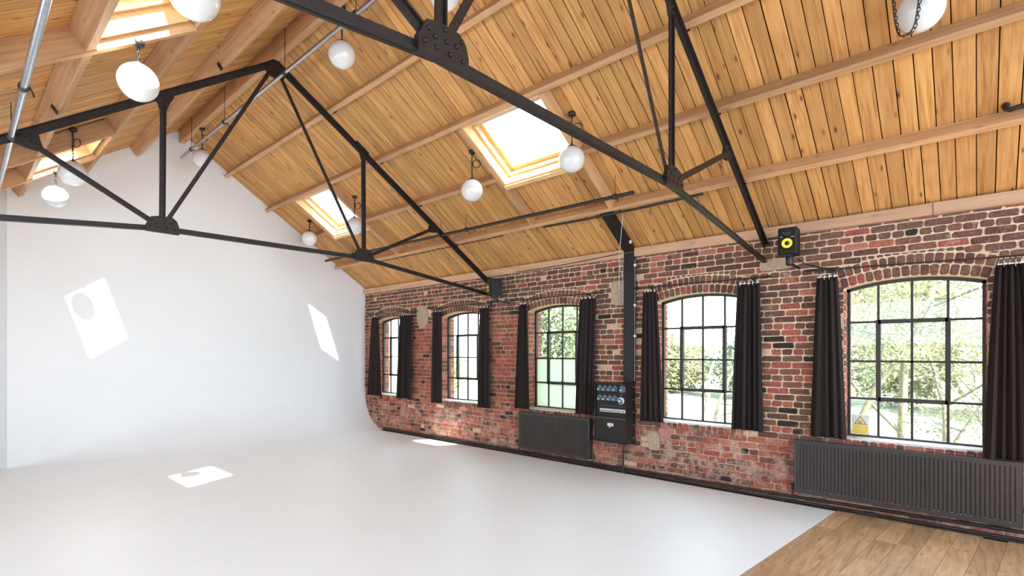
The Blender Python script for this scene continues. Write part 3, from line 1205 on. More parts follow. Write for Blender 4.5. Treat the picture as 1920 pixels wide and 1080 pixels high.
def pendant(x, y, zc, zt, label, loop=True, slack=False):
    root = thing('globe_pendant', label, 'lamp', (x, y, zc), 'white opal globe pendant lamps')
    R = 0.145
    t = MB()
    prof = []
    for k in range(25):
        a = PI * k / 24
        rr = R * math.sin(a)
        prof.append((max(rr, 0.0005), -R * math.cos(a)))
    t.lathe(prof, (x, y, zc), n=36)
    t.build('globe', M['opal'], root)
    t = MB()
    t.lathe([(0.0, R + 0.03), (0.012, R + 0.03), (0.016, R + 0.012), (0.06, R - 0.004), (0.066, R - 0.02), (0.05, R - 0.01)], (x, y, zc), n=20)
    t.tube([(x, y, zc + R + 0.055), (x, y, zc + R + 0.02)], 0.005, 6)
    t.build('gallery_cap', M['iron'], root)
    t = MB()
    chain(t, [(x, y, zc + R + 0.045), (x, y, zt - 0.02)])
    t.build('chain', M['iron'], root)
    t = MB()
    t.lathe([(0.0, -0.03), (0.03, -0.03), (0.042, -0.022), (0.045, 0.01), (0.0, 0.01)], (x, y, zt), n=18)
    t.build('ceiling_rose', M['iron'], root)
    t = MB()
    L = zt - zc - R
    pts = [Vector((x + 0.012 * math.sin(k * 1.7), y + 0.012 * math.cos(k * 1.3), zc + R + 0.03 + L * 0.95 * k / 8)) for k in range(9)]
    t.tube(pts, 0.003, 5)
    if loop:
        t.tube(cable_loop((x + 0.03, y - 0.055, zc + R + L * 0.55), 0.055, ((0.55, -0.83, 0), (0, 0, 1)), 2.2, 28), 0.004, 5)
    t.build('cable', M['cable'], root)
    if slack:
        t = MB()
        import math as mm
        p0, p1 = Vector((x, y, zt - 0.02)), Vector((x - 0.03, y + 0.16, zt - 0.02))
        pts = []
        for k in range(25):
            q = k / 24
            pts.append(Vector((x - 0.17 + 0.06 * q, y - 0.02 + 0.17 * q, zt - 0.03 - (zt - zc + 0.19) * (1 - (2 * q - 1) ** 4) * 0.98)))
        chain(t, pts, 0.0032, 0.026)
        t.tube([p + Vector((-0.012, 0.008, 0)) for p in pts], 0.004, 5)
        t.build('slack_chain', M['iron'], root)
    return root


def zR(x): return zroof(x) - 0.01


pendant(4.687, 0.30, 4.15, zR(4.687), 'globe pendant at the top right with a slack chain looped in front of it', loop=False, slack=True)
pendant(4.687, 3.35, 3.853, zR(4.687), 'globe pendant below the near corner of the large skylight, overlapped by the truss')
pendant(4.687, 4.966, 3.851, zR(4.687), 'globe pendant left of the large skylight with a coiled cable')
pendant(4.60, 7.735, 3.815, zR(4.60) - 0.11, 'globe pendant in front of the far window-slope skylight')
pendant(4.80, 9.73, 3.945, zR(4.80), 'globe pendant low beside the white end wall on the window side')
pendant(2.934, 5.195, 4.985, zR(2.934), 'globe pendant hanging under the ridge behind the near truss chord')
pendant(2.84, 9.484, 4.906, 5.40, 'globe pendant hanging from the ridge beside the end wall')
pendant(3.18, 3.75, 5.10, zR(3.18), 'globe pendant cut by the top edge above the near gusset plate', loop=False)
pendant(1.03, 8.10, 3.865, zroof(1.03) - 0.02, 'globe pendant behind the far truss strut on the left slope')
pendant(1.01, 9.38, 3.84, zroof(1.01) - 0.225, 'sunlit globe pendant lowest at the left before the end wall', loop=False)
pendant(1.045, 5.03, 3.886, zroof(1.045) - 0.225, 'sunlit globe pendant at left just above the far truss rafter', loop=False)
pendant(1.04, 3.62, 3.93, zroof(1.04) - 0.02, 'globe pendant cut by the top edge near the left skylight', loop=False)


# ------------------------------------------------------------------ hanging scaffold tubes
def scaffold(pts, hangers, mat, label, name='lighting_tube'):
    root = thing(name, label, 'tube', pts[0], 'steel tubes hung under the roof')
    t = MB()
    t.tube(pts, 0.024, 12)
    t.build('tube', mat, root)
    t = MB()
    a = Vector(pts[0])
    d = (Vector(pts[1]) - a).normalized()
    for y in hangers:
        k = (y - a.y) / d.y
        c = a + d * k
        h = MB()
        h.lathe([(0.026, -0.022), (0.034, -0.022), (0.034, 0.022), (0.026, 0.022)], c, d, 12)
        h.tube([c + Vector((0.02, 0, 0.028)), c + Vector((0.05, -0.01, -0.03)), c + Vector((0.055, -0.012, -0.06))], 0.006, 6)
        zt = zroof(c.x) - 0.03
        h.tube([c + Vector((0, 0, 0.03)), Vector((c.x, c.y, zt))], 0.004, 5)
        h.build('clamp', M['iron'], root)
    return root


scaffold([(0.36, 1.2, 3.70), (0.41, 9.6, 3.60)], [5.2, 6.42], M['galv'], 'galvanised tube hung under the left roof slope')
scaffold([(2.75, 2.0, 5.08), (2.75, 10.26, 5.09)], [4.6, 6.2, 8.2, 9.7], M['galv'], 'long galvanised tube hung under the ridge')
scaffold([(5.44, 10.3, 3.655), (5.44, 3.0, 3.585)], [9.2, 6.5, 5.9, 3.25], M['iron'], 'dark tube hung along the lower window slope, running to the black ducting')

# ------------------------------------------------------------------ curtain rods and curtains
ROD = [((1.41, 2.607), (-0.75, 2.552)), ((3.523, 2.590), (1.774, 2.584)), ((5.858, 2.578), (4.112, 2.576)), ((8.03, 2.56), (6.197, 2.578)), ((10.225, 2.56), (8.405, 2.546))]
rl = ['nearest arched window', 'arched window beside the power panel', 'frosted arched window', 'second window from the end wall', 'window closest to the end wall']
for (a, b), nm in zip(ROD, rl):
    xr = 6.42
    root = thing('curtain_rod', 'thin dark curtain rod over the ' + nm, 'curtain rod', (xr, (a[0] + b[0]) / 2, a[1]), 'curtain rods over the windows')
    t = MB()
    t.tube([(xr, a[0], a[1]), (xr, b[0], b[1])], 0.0085, 8)
    t.build('rod', M['iron'], root)
    for e, o_ in ((a, -1), (b, 1)):
        t = MB()
        d = Vector((0, (a[0] - b[0]), 0)).normalized() * -o_
        t.tube([Vector((xr, e[0], e[1])) + d * 0.0, Vector((xr, e[0], e[1])) - d * 0.10], 0.014, 8)
        t.build('rod_sleeve', M['black_metal'], root)
    for q in (0.12, 0.88):
        y, zz = a[0] + (b[0] - a[0]) * q, a[1] + (b[1] - a[1]) * q
        t = MB()
        t.tube([(xr, y, zz), (xr + 0.04, y, zz - 0.004), (XW, y, zz - 0.012)], 0.007, 6)
        t.box((XW - 0.014, y - 0.016, zz - 0.04), (XW - 0.006, y + 0.016, zz + 0.03))
        t.build('bracket', M['iron'], root)


def curtain(top, bot, ztop, zbot, folds, seed, label, group='black curtains'):
    """top and bot: (far Y, near Y)"""
    rc = random.Random(seed)
    xc = 6.425
    root = thing('curtain', label, 'curtain', (xc, (bot[0] + bot[1]) / 2, zbot), group)
    nu, nv = folds * 10, 22
    ph = [rc.uniform(-0.5, 0.5) for _ in range(folds + 2)]
    am = [rc.uniform(0.7, 1.25) for _ in range(folds + 2)]

    def pt(u, v, off=0.0):
        q = v ** 0.8
        ya = top[0] + (bot[0] - top[0]) * q
        yb = top[1] + (bot[1] - top[1]) * q
        k = u * folds
        i = int(min(k, folds - 1e-6))
        fr = k - i
        A = am[i] * (1 - fr) + am[i + 1] * fr
        P_ = ph[i] * (1 - fr) + ph[i + 1] * fr
        amp = (0.016 + 0.012 * v) * A
        x = xc + amp * math.sin(2 * PI * k + 2.2 * P_ * (0.3 + v)) + 0.5 * amp * math.sin(PI * k * 0.9 + seed) + off
        y = ya + (yb - ya) * (u + 0.018 * math.sin(4 * PI * k + P_))
        zz = ztop + (zbot - ztop) * v - 0.006 * (1 - v) * (1 - math.cos(2 * PI * k)) + 0.006 * v * math.sin(3 * u + P_)
        return (x, y, zz)

    t = MB()
    for off in (0.0, 0.006):
        vv = [pt(i / nu, j / nv, off) for i in range(nu + 1) for j in range(nv + 1)]
        ff = []
        for i in range(nu):
            for j in range(nv):
                q = (i * (nv + 1) + j, (i + 1) * (nv + 1) + j, (i + 1) * (nv + 1) + j + 1, i * (nv + 1) + j + 1)
                ff.append(q if off else q[::-1])
        t.add(vv, ff, 0, True)
    ne = (nu + 1) * (nv + 1)
    rim = []
    for i in range(nu):
        for j in (0, nv):
            p, q = i * (nv + 1) + j, (i + 1) * (nv + 1) + j
            rim.append((p, q, q + ne, p + ne))
    for j in range(nv):
        for i in (0, nu):
            p, q = i * (nv + 1) + j, i * (nv + 1) + j + 1
            rim.append((p, q, q + ne, p + ne))
    b0 = len(t.v) - 2 * ne
    for f in rim:
        t.f.append(tuple(k + b0 for k in f))
        t.m.append(0)
        t.sm.append(False)
    t.build('cloth', M['curtain'], root)
    nh = max(3, folds)
    for i in range(nh):
        u = (i + 0.5) / nh
        p = Vector(pt(u, 0))
        h = MB()
        zz = ztop + 0.047
        h.tube([Vector((6.42, p.y, zz)) + Vector((math.cos(a) * 0.017, 0.003 * math.sin(a * 2), math.sin(a) * 0.017)) for a in [2 * PI * k / 10 for k in range(10)]], 0.0025, 5, closed=True)
        h.tube([(6.42, p.y, zz - 0.017), (6.418, p.y, p.z + 0.006), (p.x - 0.008, p.y, p.z - 0.02)], 0.0025, 5, mat=1)
        h.build('hook', [M['iron'], M['chrome']], root)
    t = MB()
    for i in range(nh * 2):
        u = (i + 0.5) / (nh * 2)
        p = Vector(pt(u, 0))
        w = rc.uniform(0.008, 0.018)
        t.box((p.x - 0.006, p.y - w, p.z - 0.006), (p.x - 0.002, p.y + w, p.z + rc.uniform(0.002, 0.012)))
    t.build('header_tape', M['tape'], root)
    return root


CUR = [
    ((1.305, 1.115), (1.37, 1.035), 2.528, 0.772, 4, 'black curtain hanging left of the nearest arched window'),
    ((-0.125, -0.31), (-0.035, -0.40), 2.505, 0.728, 5, 'black curtain at the right edge of the picture'),
    ((3.393, 3.205), (3.445, 3.11), 2.540, 0.76, 4, 'black curtain right of the black power panel'),
    ((2.14, 1.90), (2.205, 1.865), 2.530, 0.768, 5, 'wide black curtain on the brick pier before the nearest window'),
    ((5.66, 5.49), (5.765, 5.41), 2.515, 0.765, 4, 'black curtain left of the frosted arched window'),
    ((4.445, 4.15), (4.525, 4.19), 2.520, 0.768, 4, 'black curtain touching the left side of the power panel'),
    ((7.95, 7.66), (8.0, 7.64), 2.505, 0.715, 4, 'narrow black curtain left of the second window from the end wall'),
    ((6.60, 6.39), (6.655, 6.365), 2.512, 0.716, 4, 'black curtain below the far loudspeaker, right of the second window'),
    ((10.07, 9.83), (10.245, 9.74), 2.502, 0.745, 4, 'black curtain closest to the white end wall'),
    ((8.99, 8.62), (9.085, 8.62), 2.488, 0.738, 5, 'black curtain beside the oval cement patch'),
]
for i, (tp, bt, z1, z0, fo, lb) in enumerate(CUR):
    curtain(tp, bt, z1, z0, fo, 40 + i, lb)


# ------------------------------------------------------------------ radiators
def radiator(ya, yb, z0, z1, label, valve_y):
    root = thing('radiator', label, 'radiator', (6.47, (ya + yb) / 2, z0), 'black panel radiators under the windows')
    xf, xb = 6.415, 6.49
    t = MB()
    n = round((ya - yb - 0.05) / 0.033)
    za, zb = z0 + 0.035, z1 - 0.035
    prof = []
    y = yb + 0.02
    step = (ya - yb - 0.04) / n
    for i in range(n):
        prof += [(xf, y + 0.04 * step), (xf, y + 0.74 * step), (xf + 0.009, y + 0.82 * step), (xf + 0.009, y + 0.96 * step)]
        y += step
    prof = [(xf, yb + 0.0)] + prof + [(xf, ya)]
    pts = [(x, yy, za) for x, yy in prof]
    ptu = [(x, yy, zb) for x, yy in prof]
    m = len(pts)
    t.add(pts + ptu, [(i, m + i, m + i + 1, i + 1) for i in range(m - 1)])
    # pressed margins top and bottom
    for lo, hi in ((z0, za), (zb, z1)):
        t.box((xf - 0.001, yb, lo), (xf + 0.02, ya, hi))
    t.box((xf + 0.012, yb, z0), (xb - 0.03, ya, z1 - 0.004))
    t.build('front_panel', M['radiator'], root)
    t = MB()
    t.box((xb - 0.018, yb, z0), (xb, ya, z1 - 0.004))
    t.build('rear_panel', M['radiator'], root)
    for y in (ya, yb):
        t = MB()
        s = 0.004 if y == ya else -0.004
        t.box((xf - 0.003, min(y, y + s), z0 + 0.01), (xb, max(y, y + s), z1 + 0.006))
        t.build('side_cover', M['radiator'], root)
    t = MB()
    t.box((xf - 0.004, yb, z1 - 0.006), (xf + 0.012, ya, z1 + 0.008))
    t.box((xb - 0.010, yb, z1 - 0.006), (xb, ya, z1 + 0.008))
    k = 0
    y = yb
    while y < ya - 0.006:
        t.box((xf + 0.012, y, z1 - 0.002), (xb - 0.01, y + 0.006, z1 + 0.004))
        y += 0.03
    t.build('top_grille', M['radiator'], root)
    for y in (yb + 0.25 * (ya - yb), yb + 0.75 * (ya - yb)):
        t = MB()
        t.box((xb, y - 0.015, z0 + 0.08), (XW - 0.004, y + 0.015, z1 - 0.08))
        t.build('wall_bracket', M['radiator'], root)
    for y in valve_y:
        t = MB()
        yo = y + (0.03 if y > (ya + yb) / 2 else -0.03)
        t.tube([(6.455, y, z0 + 0.04), (6.455, yo, z0 + 0.04), (6.455, yo, 0.07)], 0.009, 8)
        t.lathe([(0.016, -0.02), (0.018, 0.03), (0.012, 0.045), (0.0, 0.045)], (6.455, yo, z0 + 0.04), n=10)
        t.build('valve', M['iron'], root)
    return root, xf, n, step


radiator(5.665, 4.265, 0.11, 0.712, 'small black radiator under the frosted window', (5.665, 4.265))
r2, xf, n2, st = radiator(1.523, -0.30, 0.132, 0.712, 'long black radiator under the nearest window', (1.523,))
t = MB()
rr = random.Random(9)
for i in range(n2):
    y = -0.30 + 0.02 + st * (i + 0.85)
    c = Vector((xf + 0.004, y, 0.132 + 0.045 + rr.uniform(-0.004, 0.004)))
    w = rr.uniform(0.002, 0.005)
    t.box(c - Vector((0.002, w, w * 0.6)), c + Vector((0.008, w, w * 0.6)))
t.build('paint_chip', M['white_plastic'], r2, kind='stuff')

# heating pipes along the foot of the wall
def pipe(pts, r, label):
    t = MB()
    t.tube(pts, r, 10)
    o = t.build('heating_pipe', M['iron'], label=label, category='pipe', group='black heating pipes along the brick wall')
    return o


pipe([(6.475, -0.9, 0.10), (6.475, 0.6, 0.078), (6.475, 1.6, 0.062), (6.475, 4.0, 0.052), (6.475, 9.70, 0.045)], 0.0165, 'upper black heating pipe running along the foot of the brick wall')
pipe([(6.450, -0.9, 0.030), (6.450, 0.6, 0.022), (6.450, 1.6, 0.018), (6.450, 4.0, 0.017), (6.450, 9.66, 0.017)], 0.0165, 'lower black heating pipe lying on the floor at the brick wall')
t = MB()
pts = [(6.425, -0.6, 0.008), (6.418, 0.2, 0.006), (6.40, 0.55, 0.02), (6.42, 0.8, 0.05), (6.43, 1.0, 0.03), (6.41, 1.35, 0.006), (6.425, 1.9, 0.006)]
sm = []
for a, b in zip(pts[:-1], pts[1:]):
    for k in range(5):
        sm.append(Vector(a).lerp(Vector(b), k / 5))
t.tube(sm, 0.006, 6)
t.build('floor_cable', M['cable'], label='thin black cable trailing over the pipes by the oak floor', category='cable')

# ------------------------------------------------------------------ power panel and ducting
XP = 6.27
pr = thing('power_panel', 'black wall panel of blue power sockets with breaker strip and locked flap', 'electrical panel', (XP, 3.83, 0.43))
t = MB()
ya, yb, za, zb = 4.085, 3.57, 0.435, 1.27
t.box((XP + 0.03, yb, za), (XW - 0.004, ya, zb))
for p, q in (((ya - 0.012, za), (ya, zb)), ((yb, za), (yb + 0.012, zb)), ((yb, zb - 0.012), (ya, zb)), ((yb, za), (ya, za + 0.012))):
    t.box((XP, p[0], p[1]), (XP + 0.03, q[0], q[1]))
t.build('cabinet', M['black_metal'], pr)
t = MB()
t.box((XP - 0.012, yb + 0.012, 0.772), (XP + 0.03, ya - 0.012, 0.784))
t.build('shelf_lip', plain('brown_edge', srgb(92, 76, 70), 0.5), pr)
fl = MB()
fl.box((XP + 0.004, yb + 0.016, za + 0.016), (XP + 0.03, ya - 0.016, 0.768))
fl = fl.build('flap', M['black_metal'], pr)
t = MB()
t.box((XP - 0.008, 3.765, 0.665), (XP + 0.004, 3.865, 0.71))
t.box((XP - 0.016, 3.81, 0.645), (XP - 0.004, 3.83, 0.69))
t.build('latch', M['chrome'], fl)


def socket(y, zz, r, big=False, name='socket'):
    t = MB()
    k = 0.75 if big else 1.1
    t.box((XP + 0.018, y - r * k, zz - r * k), (XP + 0.03, y + r * k, zz + r * k), 1)
    ax = Vector((-0.95, 0.1, -0.3)).normalized()
    c = Vector((XP + 0.02, y, zz))
    t.lathe([(r, 0), (r * 1.02, 0.03), (r * 0.92, 0.036), (r * 0.9, 0.03)], c, ax, 16, 2 if big else 0)
    t.lathe([(r * 0.9, 0.03), (r * 0.8, 0.042), (r * 0.5, 0.046), (0.001, 0.046)], c, ax, 16, 0)
    t.box(c + Vector((-0.056, -r * 0.3, -r * 0.1 - 0.012)), c + Vector((-0.046, r * 0.3, r * 0.35 - 0.012)), 2)
    t.box((XP + 0.012, y - 0.006, zz + r * 1.35), (XP + 0.03, y + 0.006, zz + r * 1.35 + 0.012), 1)
    t.build(name, [M['blue_plastic'], M['grey_plastic'], M['white_plastic']], pr)


for i in range(4):
    socket(4.005 - i * 0.082, 1.187, 0.027)
    socket(4.005 - i * 0.082, 1.052, 0.028)
socket(3.64, 1.187, 0.036)
socket(3.655, 1.035, 0.05, True, 'large_socket')
t = MB()
for i in range(11):
    y = 3.985 - i * 0.037
    t.lathe([(0.005, 0.0), (0.004, 0.006), (0.0005, 0.007)], (XP + 0.03, y, 0.945), (-1, 0, 0), 8)
t.build('indicator_lights', M['grey_plastic'], pr, kind='stuff')
t = MB()
t.box((XP + 0.012, 3.59, 0.862), (XP + 0.03, 4.0, 0.905), 0)
for i in range(12):
    y = 3.985 - i * 0.033
    t.box((XP + 0.002, y - 0.007, 0.872), (XP + 0.014, y + 0.007, 0.885 + (0.006 if i % 2 else 0)), 1)
t.build('breaker_strip', [M['white_plastic'], M['iron']], pr)
for i in range(5):
    t = MB()
    t.lathe([(0.009, 0), (0.008, 0.004), (0.0005, 0.006)], (6.475, yb, 1.215 - i * 0.178), (0, -1, 0), 10)
    t.build('cover_screw', M['chrome'], pr)

dr = thing('cable_duct', 'black steel cable trunking rising from the power panel and bending onto the roof', 'duct', (6.49, 3.64, 1.27))
t = MB()
t.box((6.455, 3.56, 1.272), (XW - 0.012, 3.72, 2.02))
t.build('lower_duct', M['black_metal'], dr)
t = MB()
pa, pb = PR(3.70, 3.553, 0.07), PR(3.70, 3.553, 0.0)
pc, pd = PR(4.46, 3.553, 0.0), Vector((6.455, 3.553, 3.125))
t.prism([(6.448, 3.553, 2.02), tuple(pd), tuple(pa), tuple(pb), tuple(pc), (6.512, 3.553, 3.04), (6.512, 3.553, 2.02)], (0, 0.159, 0))
t.build('upper_duct', M['black_metal'], dr)
t = MB()
t.box((6.443, 3.555, 3.10), (6.450, 3.71, 3.106))
t.build('joint_strip', M['chrome'], dr)
t = MB()
t.tube([(6.45, 3.728, 2.40), (6.45, 3.728, 3.02)], 0.006, 6)
t.tube([(6.46, 3.545, 1.30), (6.46, 3.545, 2.0), (6.46, 3.54, 3.0)], 0.0045, 6)
t.build('conduit', M['grey_plastic'], dr)
for zz in (1.93, 2.36, 2.92):
    t = MB()
    t.box((6.445, 3.525, zz - 0.016), (6.475, 3.552, zz + 0.016))
    t.build('conduit_clip', M['white_plastic'], dr)
t = MB()
t.box((6.30, 3.515, 3.20), (6.325, 3.54, 3.24))
t.build('conduit_clip', M['white_plastic'], dr)

t = MB()
t.tube([(6.42, 3.69, 0.434), (6.42, 3.70, 0.30), (6.425, 3.705, 0.035)], 0.013, 10)
t.lathe([(0.035, 0.0), (0.035, 0.012), (0.02, 0.02), (0.014, 0.03)], (6.425, 3.705, 0.002), n=12)
t.build('floor_conduit', M['iron'], label='short black conduit dropping from the power panel to the floor', category='conduit')

# black cable clipped under the lowest roof beam and on the wall plate
t = MB()
pts = [PR(3.70, 2.3, 0.155), PR(3.71, 3.0, 0.16), PR(3.71, 3.9, 0.16), PR(3.70, 4.6, 0.15)]
t.tube(pts, 0.016, 8)
t.build('conduit_pipe', M['iron'], label='black conduit under the lowest roof beam over the ducting', category='conduit')
t = MB()
pts = [PR(3.705, 5.4 + 0.4 * k, 0.145 + 0.012 * (k % 2)) for k in range(10)]
t.tube(pts, 0.007, 6)
t.build('roof_cable', M['cable'], label='thin black cable under the lowest roof beam towards the far truss', category='cable')
t = MB()
pts = []
for k in range(18):
    q = k / 17
    pts.append(Vector((XW - 0.08, 3.75 + 2.0 * q, 3.11 - 0.05 * math.sin(q * 2.4) + 0.03 * q - 0.05 * q * q)))
t.tube(pts, 0.006, 6)
t.build('plate_cable', M['cable'], label='black cable sagging along the wall plate left of the ducting', category='cable')
t = MB()
t.tube([(5.93, 3.42, 3.52), (6.05, 3.55, 3.0), (6.06, 3.555, 2.55)], 0.003, 5)
t.build('pull_cord', M['white_plastic'], label='white skylight pull cord beside the black ducting', category='cord')

# ------------------------------------------------------------------ loudspeakers
def speaker(loc, rotz, label, arm_to):
    root = thing('loudspeaker', label, 'loudspeaker', loc, 'black studio loudspeakers on wall arms')
    root.rotation_euler = (0, 0, rotz)
    w, d, h = 0.185, 0.21, 0.29

    def put(name, t, mat, par=root):
        o = bpy.data.objects.new(name, t.mesh(name, mat if isinstance(mat, list) else [mat]))
        o.parent = par
        COL.objects.link(o)
        return o
    # local: front faces -x
    t = MB()
    c = 0.016
    prof = [(-d / 2 + c, -w / 2), (d / 2, -w / 2), (d / 2, w / 2), (-d / 2 + c, w / 2), (-d / 2, w / 2 - c), (-d / 2, -w / 2 + c)]
    t.prism([(x, y, 0) for x, y in prof], (0, 0, h))
    put('cabinet', t, M['speaker'])
    t = MB()
    rr = 0.052
    t.lathe([(0.062, 0.0), (0.062, 0.006), (0.054, 0.008)], (-d / 2, 0, 0.118), (-1, 0, 0), 28)
    put('woofer_surround', t, M['speaker'])
    t = MB()
    t.lathe([(0.055, 0.006), (0.045, 0.006), (0.022, 0.002)], (-d / 2, 0, 0.118), (-1, 0, 0), 28)
    cone = put('woofer_cone', t, M['yellow'])
    t = MB()
    t.lathe([(0.024, 0.002), (0.018, 0.010), (0.0005, 0.014)], (-d / 2, 0, 0.118), (-1, 0, 0), 20)
    put('dust_cap', t, M['iron'], cone)
    t = MB()
    t.lathe([(0.036, 0.0), (0.034, 0.004), (0.02, -0.001), (0.012, 0.003), (0.0005, 0.006)], (-d / 2, 0, 0.238), (-1, 0, 0), 24)
    put('tweeter', t, M['iron'])
    t = MB()
    t.box((-d / 2 - 0.003, -0.06, 0.024), (-d / 2 + 0.001, 0.06, 0.036))
    put('bass_port', t, M['cable'])
    t = MB()
    t.box((-d / 2 - 0.002, 0.048, 0.188), (-d / 2 + 0.001, 0.066, 0.193))
    t.box((-d / 2 - 0.002, -0.074, 0.184), (-d / 2 + 0.001, -0.036, 0.188))
    t.box((-d / 2 - 0.002, 0.0355, 0.226), (-d / 2 + 0.001, 0.0385, 0.24))
    put('badge', t, M['white_plastic'])
    t = MB()
    inv = Matrix.Rotation(-rotz, 4, 'Z')
    at = inv @ (Vector(arm_to) - Vector(loc))
    t.lathe([(0.03, 0.0), (0.036, -0.02), (0.036, -0.09), (0.025, -0.11), (0.0, -0.11)], (0.02, 0, 0.0), n=14)
    t.box((-0.05, -0.05, -0.012), (0.07, 0.05, 0.0))
    t.tube([(0.02, 0, -0.08), Vector((0.02, 0, -0.08)).lerp(at, 0.6), at], 0.016, 8)
    put('wall_arm', t, M['iron'])
    return root


speaker((6.27, 1.545, 2.775), math.radians(4), 'near black loudspeaker with yellow cone, right of the near truss end', (6.53, 1.50, 2.66))
speaker((6.28, 6.10, 2.665), math.radians(-27), 'far black loudspeaker turned sideways at the far truss end', (6.53, 5.98, 2.56))
t = MB()
for k in range(2):
    t.tube([(6.36, 1.49 - 0.02 * k, 2.74), (6.40, 1.42, 2.69 - 0.01 * k), (6.42, 1.27, 2.63 - 0.008 * k), (6.42, 1.12, 2.60)], 0.005, 6)
t.build('speaker_cable', M['cable'], label='pair of black cables from the near loudspeaker to the curtain rod', category='cable')

# black bent pipe high on the roof at the right edge
t = MB()
t.tube([PR(3.575, -0.17, 0.005), PR(3.575, -0.17, 0.05), PR(3.57, -0.19, 0.075), PR(3.555, -0.24, 0.085), PR(3.55, -0.9, 0.085)], 0.019, 10)
t.lathe([(0.026, 0.0), (0.026, 0.02), (0.02, 0.03)], PR(3.575, -0.17, 0.001), nR(1), 12)
t.build('elbow_pipe', M['iron'], label='black elbow pipe on the roof boards at the right edge', category='pipe')

# warning sign stuck in the lower corner pane of the nearest window
sg = thing('warning_sign', 'faded yellow triangle warning sign in the corner pane of the nearest window', 'sign', (XG - 0.01, 0.96, 0.80))
xs_ = XG - 0.012
t = MB()
t.box((xs_, 0.865, 0.81), (xs_ + 0.003, 1.028, 1.02))
t.build('sign_plate', M['sign_white'], sg)
t = MB()
t.prism([(xs_ - 0.0012, 1.005, 0.915), (xs_ - 0.0012, 0.885, 0.915), (xs_ - 0.0012, 0.945, 1.008)], (0.0012, 0, 0))
t.build('triangle_border', M['sign_dark'], sg)
t = MB()
t.prism([(xs_ - 0.002, 0.993, 0.922), (xs_ - 0.002, 0.897, 0.922), (xs_ - 0.002, 0.945, 0.996)], (0.0008, 0, 0))
t.build('triangle', M['sign_yellow'], sg)
t = MB()
t.box((xs_ - 0.003, 0.925, 0.926), (xs_ - 0.002, 0.962, 0.944))
t.prism([(xs_ - 0.003, 0.965, 0.944), (xs_ - 0.003, 0.935, 0.944), (xs_ - 0.003, 0.957, 0.962)], (0.001, 0, 0))
t.build('pictogram', M['grey_plastic'], sg)
t = MB()
t.box((xs_ - 0.0015, 0.875, 0.815), (xs_, 1.018, 0.908))
t.build('text_panel', M['sign_yellow'], sg)
t = MB()
rs = random.Random(2)
for zz in (0.893, 0.868, 0.846, 0.828):
    y = 1.005
    while y > 0.89:
        w = rs.uniform(0.006, 0.018)
        t.box((xs_ - 0.0022, y - w, zz - 0.004), (xs_ - 0.0014, y, zz + 0.004))
        y -= w + 0.005
t.build('faded_text', M['sign_orange'], sg, kind='stuff')

# ------------------------------------------------------------------ outside
t = MB()
t.add([(XO, -60, -0.9), (140, -60, -0.9), (140, 150, -0.9), (XO, 150, -0.9)], [(0, 1, 2, 3)])
t.build('ground', M['grass'], kind='structure', label='bright meadow outside the windows', category='ground')


def leaf(mbx, c, size, rng, mat=0):
    a = Vector((rng.gauss(0, 1), rng.gauss(0, 1), rng.gauss(0, 1))).normalized()
    b = a.cross(Vector((rng.gauss(0, 1), rng.gauss(0, 1), rng.gauss(0, 1)))).normalized()
    w = size * 0.45
    mbx.add([c - a * size, c + b * w, c + a * size, c - b * w], [(0, 1, 2, 3)], mat)


def tree(x, y, h, rng, label, leafmat, n_leaf, lsize, spread=1.0, name='spring_tree', density=5, droop=0.0, first=0.12):
    root = thing(name, label, 'tree', (x, y, -0.9), 'trees outside the windows')
    br, tw = MB(), MB()
    tips = []

    def grow(p, d, L, r, lev):
        n = 4
        pts, rad = [p], [r]
        dd = d.copy()
        for k in range(n):
            dd = (dd + Vector((rng.gauss(0, 0.16), rng.gauss(0, 0.16), rng.gauss(0.02 - droop, 0.12)))).normalized()
            p = p + dd * (L / n)
            pts.append(p)
            rad.append(r * (1 - 0.55 * (k + 1) / n))
        (br if lev < 2 else tw).tube(pts, rad, 6 if lev < 2 else 4)
        if lev >= 2:
            tips.extend(pts[1:])
        if lev < 4:
            kids = density if lev < 2 else 3
            for i in range(kids):
                q = rng.uniform(first if lev == 0 else 0.25, 1.0)
                idx = q * n
                i0 = min(int(idx), n - 1)
                base = pts[i0].lerp(pts[i0 + 1], idx - i0)
                side = Vector((rng.gauss(0, 1), rng.gauss(0, 1), rng.gauss(0, 0.45)))
                side = (side - dd * side.dot(dd) * 0.8).normalized()
                nd = (dd * 0.45 + side * spread).normalized()
                grow(base, nd, L * rng.uniform(0.48, 0.68), max(rad[i0] * 0.5, 0.004), lev + 1)

    grow(Vector((x, y, -0.95)), Vector((rng.gauss(0, 0.05), rng.gauss(0, 0.05), 1)).normalized(), h * 0.62, h * 0.013, 0)
    br.build('trunk', M['mossbark'], root)
    if tw.v:
        tw.build('twigs', M['bark'], root, kind='stuff')
    lv = MB()
    for i in range(n_leaf):
        c = rng.choice(tips) + Vector((rng.gauss(0, 0.09), rng.gauss(0, 0.09), rng.gauss(0, 0.09)))
        leaf(lv, c, lsize * rng.uniform(0.6, 1.3), rng)
    lv.build('leaves', leafmat, root, kind='stuff')
    return root


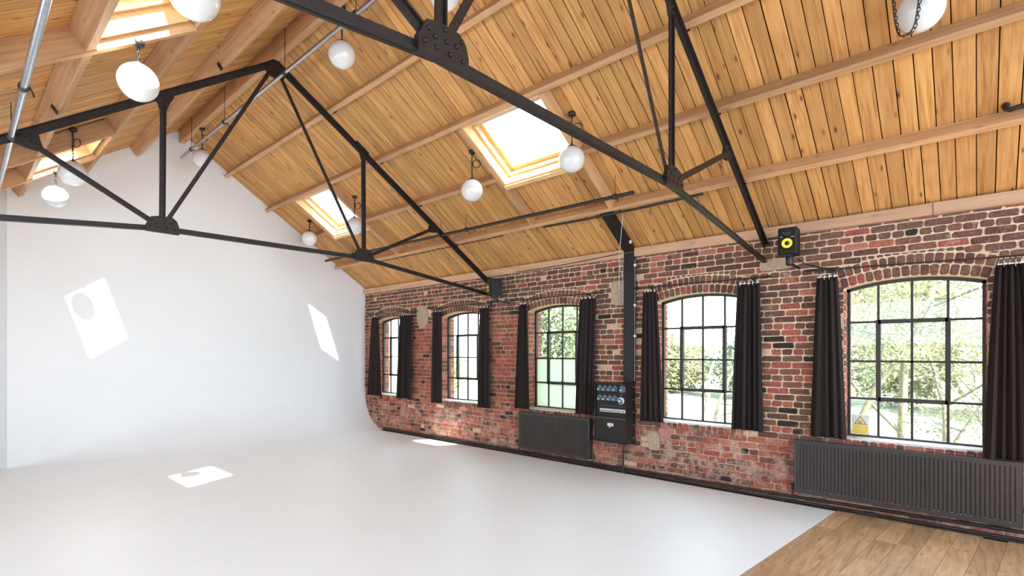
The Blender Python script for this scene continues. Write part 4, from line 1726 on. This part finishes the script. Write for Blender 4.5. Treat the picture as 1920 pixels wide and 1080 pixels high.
tr = random.Random(77)
tree(11.5, 0.2, 5.5, tr, 'spreading yellow-leaved tree right behind the nearest window', M['leaf_y'], 8000, 0.032, 1.2)
tree(13.0, 2.2, 6.5, tr, 'mossy branched tree in the left half of the nearest window', M['leaf_y'], 8000, 0.032, 1.2)
tree(16.0, 1.4, 8.5, tr, 'taller green-leaved tree further behind the nearest window', M['leaf_g'], 6000, 0.05, 1.1)
tree(15.0, 5.6, 5.2, tr, 'sparse twiggy tree behind the window beside the power panel', M['leaf_y'], 2600, 0.035, 1.1)
tree(19.0, 7.6, 6.0, tr, 'thin bare tree further off behind the window beside the power panel', M['leaf_y'], 1800, 0.04, 1.0)


def bush(x, y, rx, h, rng, label, mat, n, ls, name='leafy_shrub'):
    root = thing(name, label, 'shrub', (x, y, -0.9), 'shrubs outside the windows')
    st = MB()
    for k in range(7):
        a = 2 * PI * k / 7
        st.tube([(x, y, -0.95), (x + rx * 0.4 * math.cos(a), y + rx * 0.4 * math.sin(a), -0.9 + h * 0.5), (x + rx * 0.7 * math.cos(a), y + rx * 0.7 * math.sin(a), -0.9 + h * 0.85)], [0.05, 0.03, 0.01], 5)
    st.build('stems', M['bark'], root)
    lv = MB()
    for i in range(n):
        while True:
            p = Vector((rng.uniform(-1, 1), rng.uniform(-1, 1), rng.uniform(-1, 1)))
            if 0.35 < p.length < 1:
                break
        bumpf = 1 + 0.18 * math.sin(5 * p.x + 3 * p.z) * math.cos(4 * p.y)
        c = Vector((x + p.x * rx * bumpf, y + p.y * rx * bumpf, -0.9 + h * 0.5 + p.z * h * 0.5 * bumpf))
        leaf(lv, c, ls * rng.uniform(0.6, 1.3), rng)
    lv.build('leaves', mat, root, kind='stuff')


bush(15.5, 12.4, 2.3, 6.5, tr, 'rounded yellow-green tree crown behind the frosted window', M['leaf_g'], 7000, 0.11)
bush(14.6, 11.7, 1.3, 4.6, tr, 'blue-green shrub at the left in the frosted window', M['leaf_b'], 4500, 0.10)
bush(11.2, 5.85, 0.55, 3.5, tr, 'bright green shrub at the left edge of the window beside the power panel', M['leaf_g'], 3500, 0.05)
bush(20.0, 24.0, 1.6, 2.8, tr, 'small green shrub seen low in the second window from the end wall', M['leaf_g'], 2500, 0.10)
for i, (x, y, rx, h) in enumerate([(31, 2.6, 2.8, 7), (31, 9, 2.8, 3.8), (32, 15, 2.6, 3.6), (33, 24, 4, 5), (27, -3.6, 2.6, 8)]):
    bush(x, y, rx, h, tr, ['wide pale green tree far behind the nearest window', 'low distant shrub behind the power panel window', 'low distant shrub between the power panel window and the frosted window',
                           'distant broad shrub behind the frosted window', 'distant tall tree at the right edge of the nearest window'][i], M['leaf_b'] if i % 2 else M['leaf_y'], 3500, 0.22)
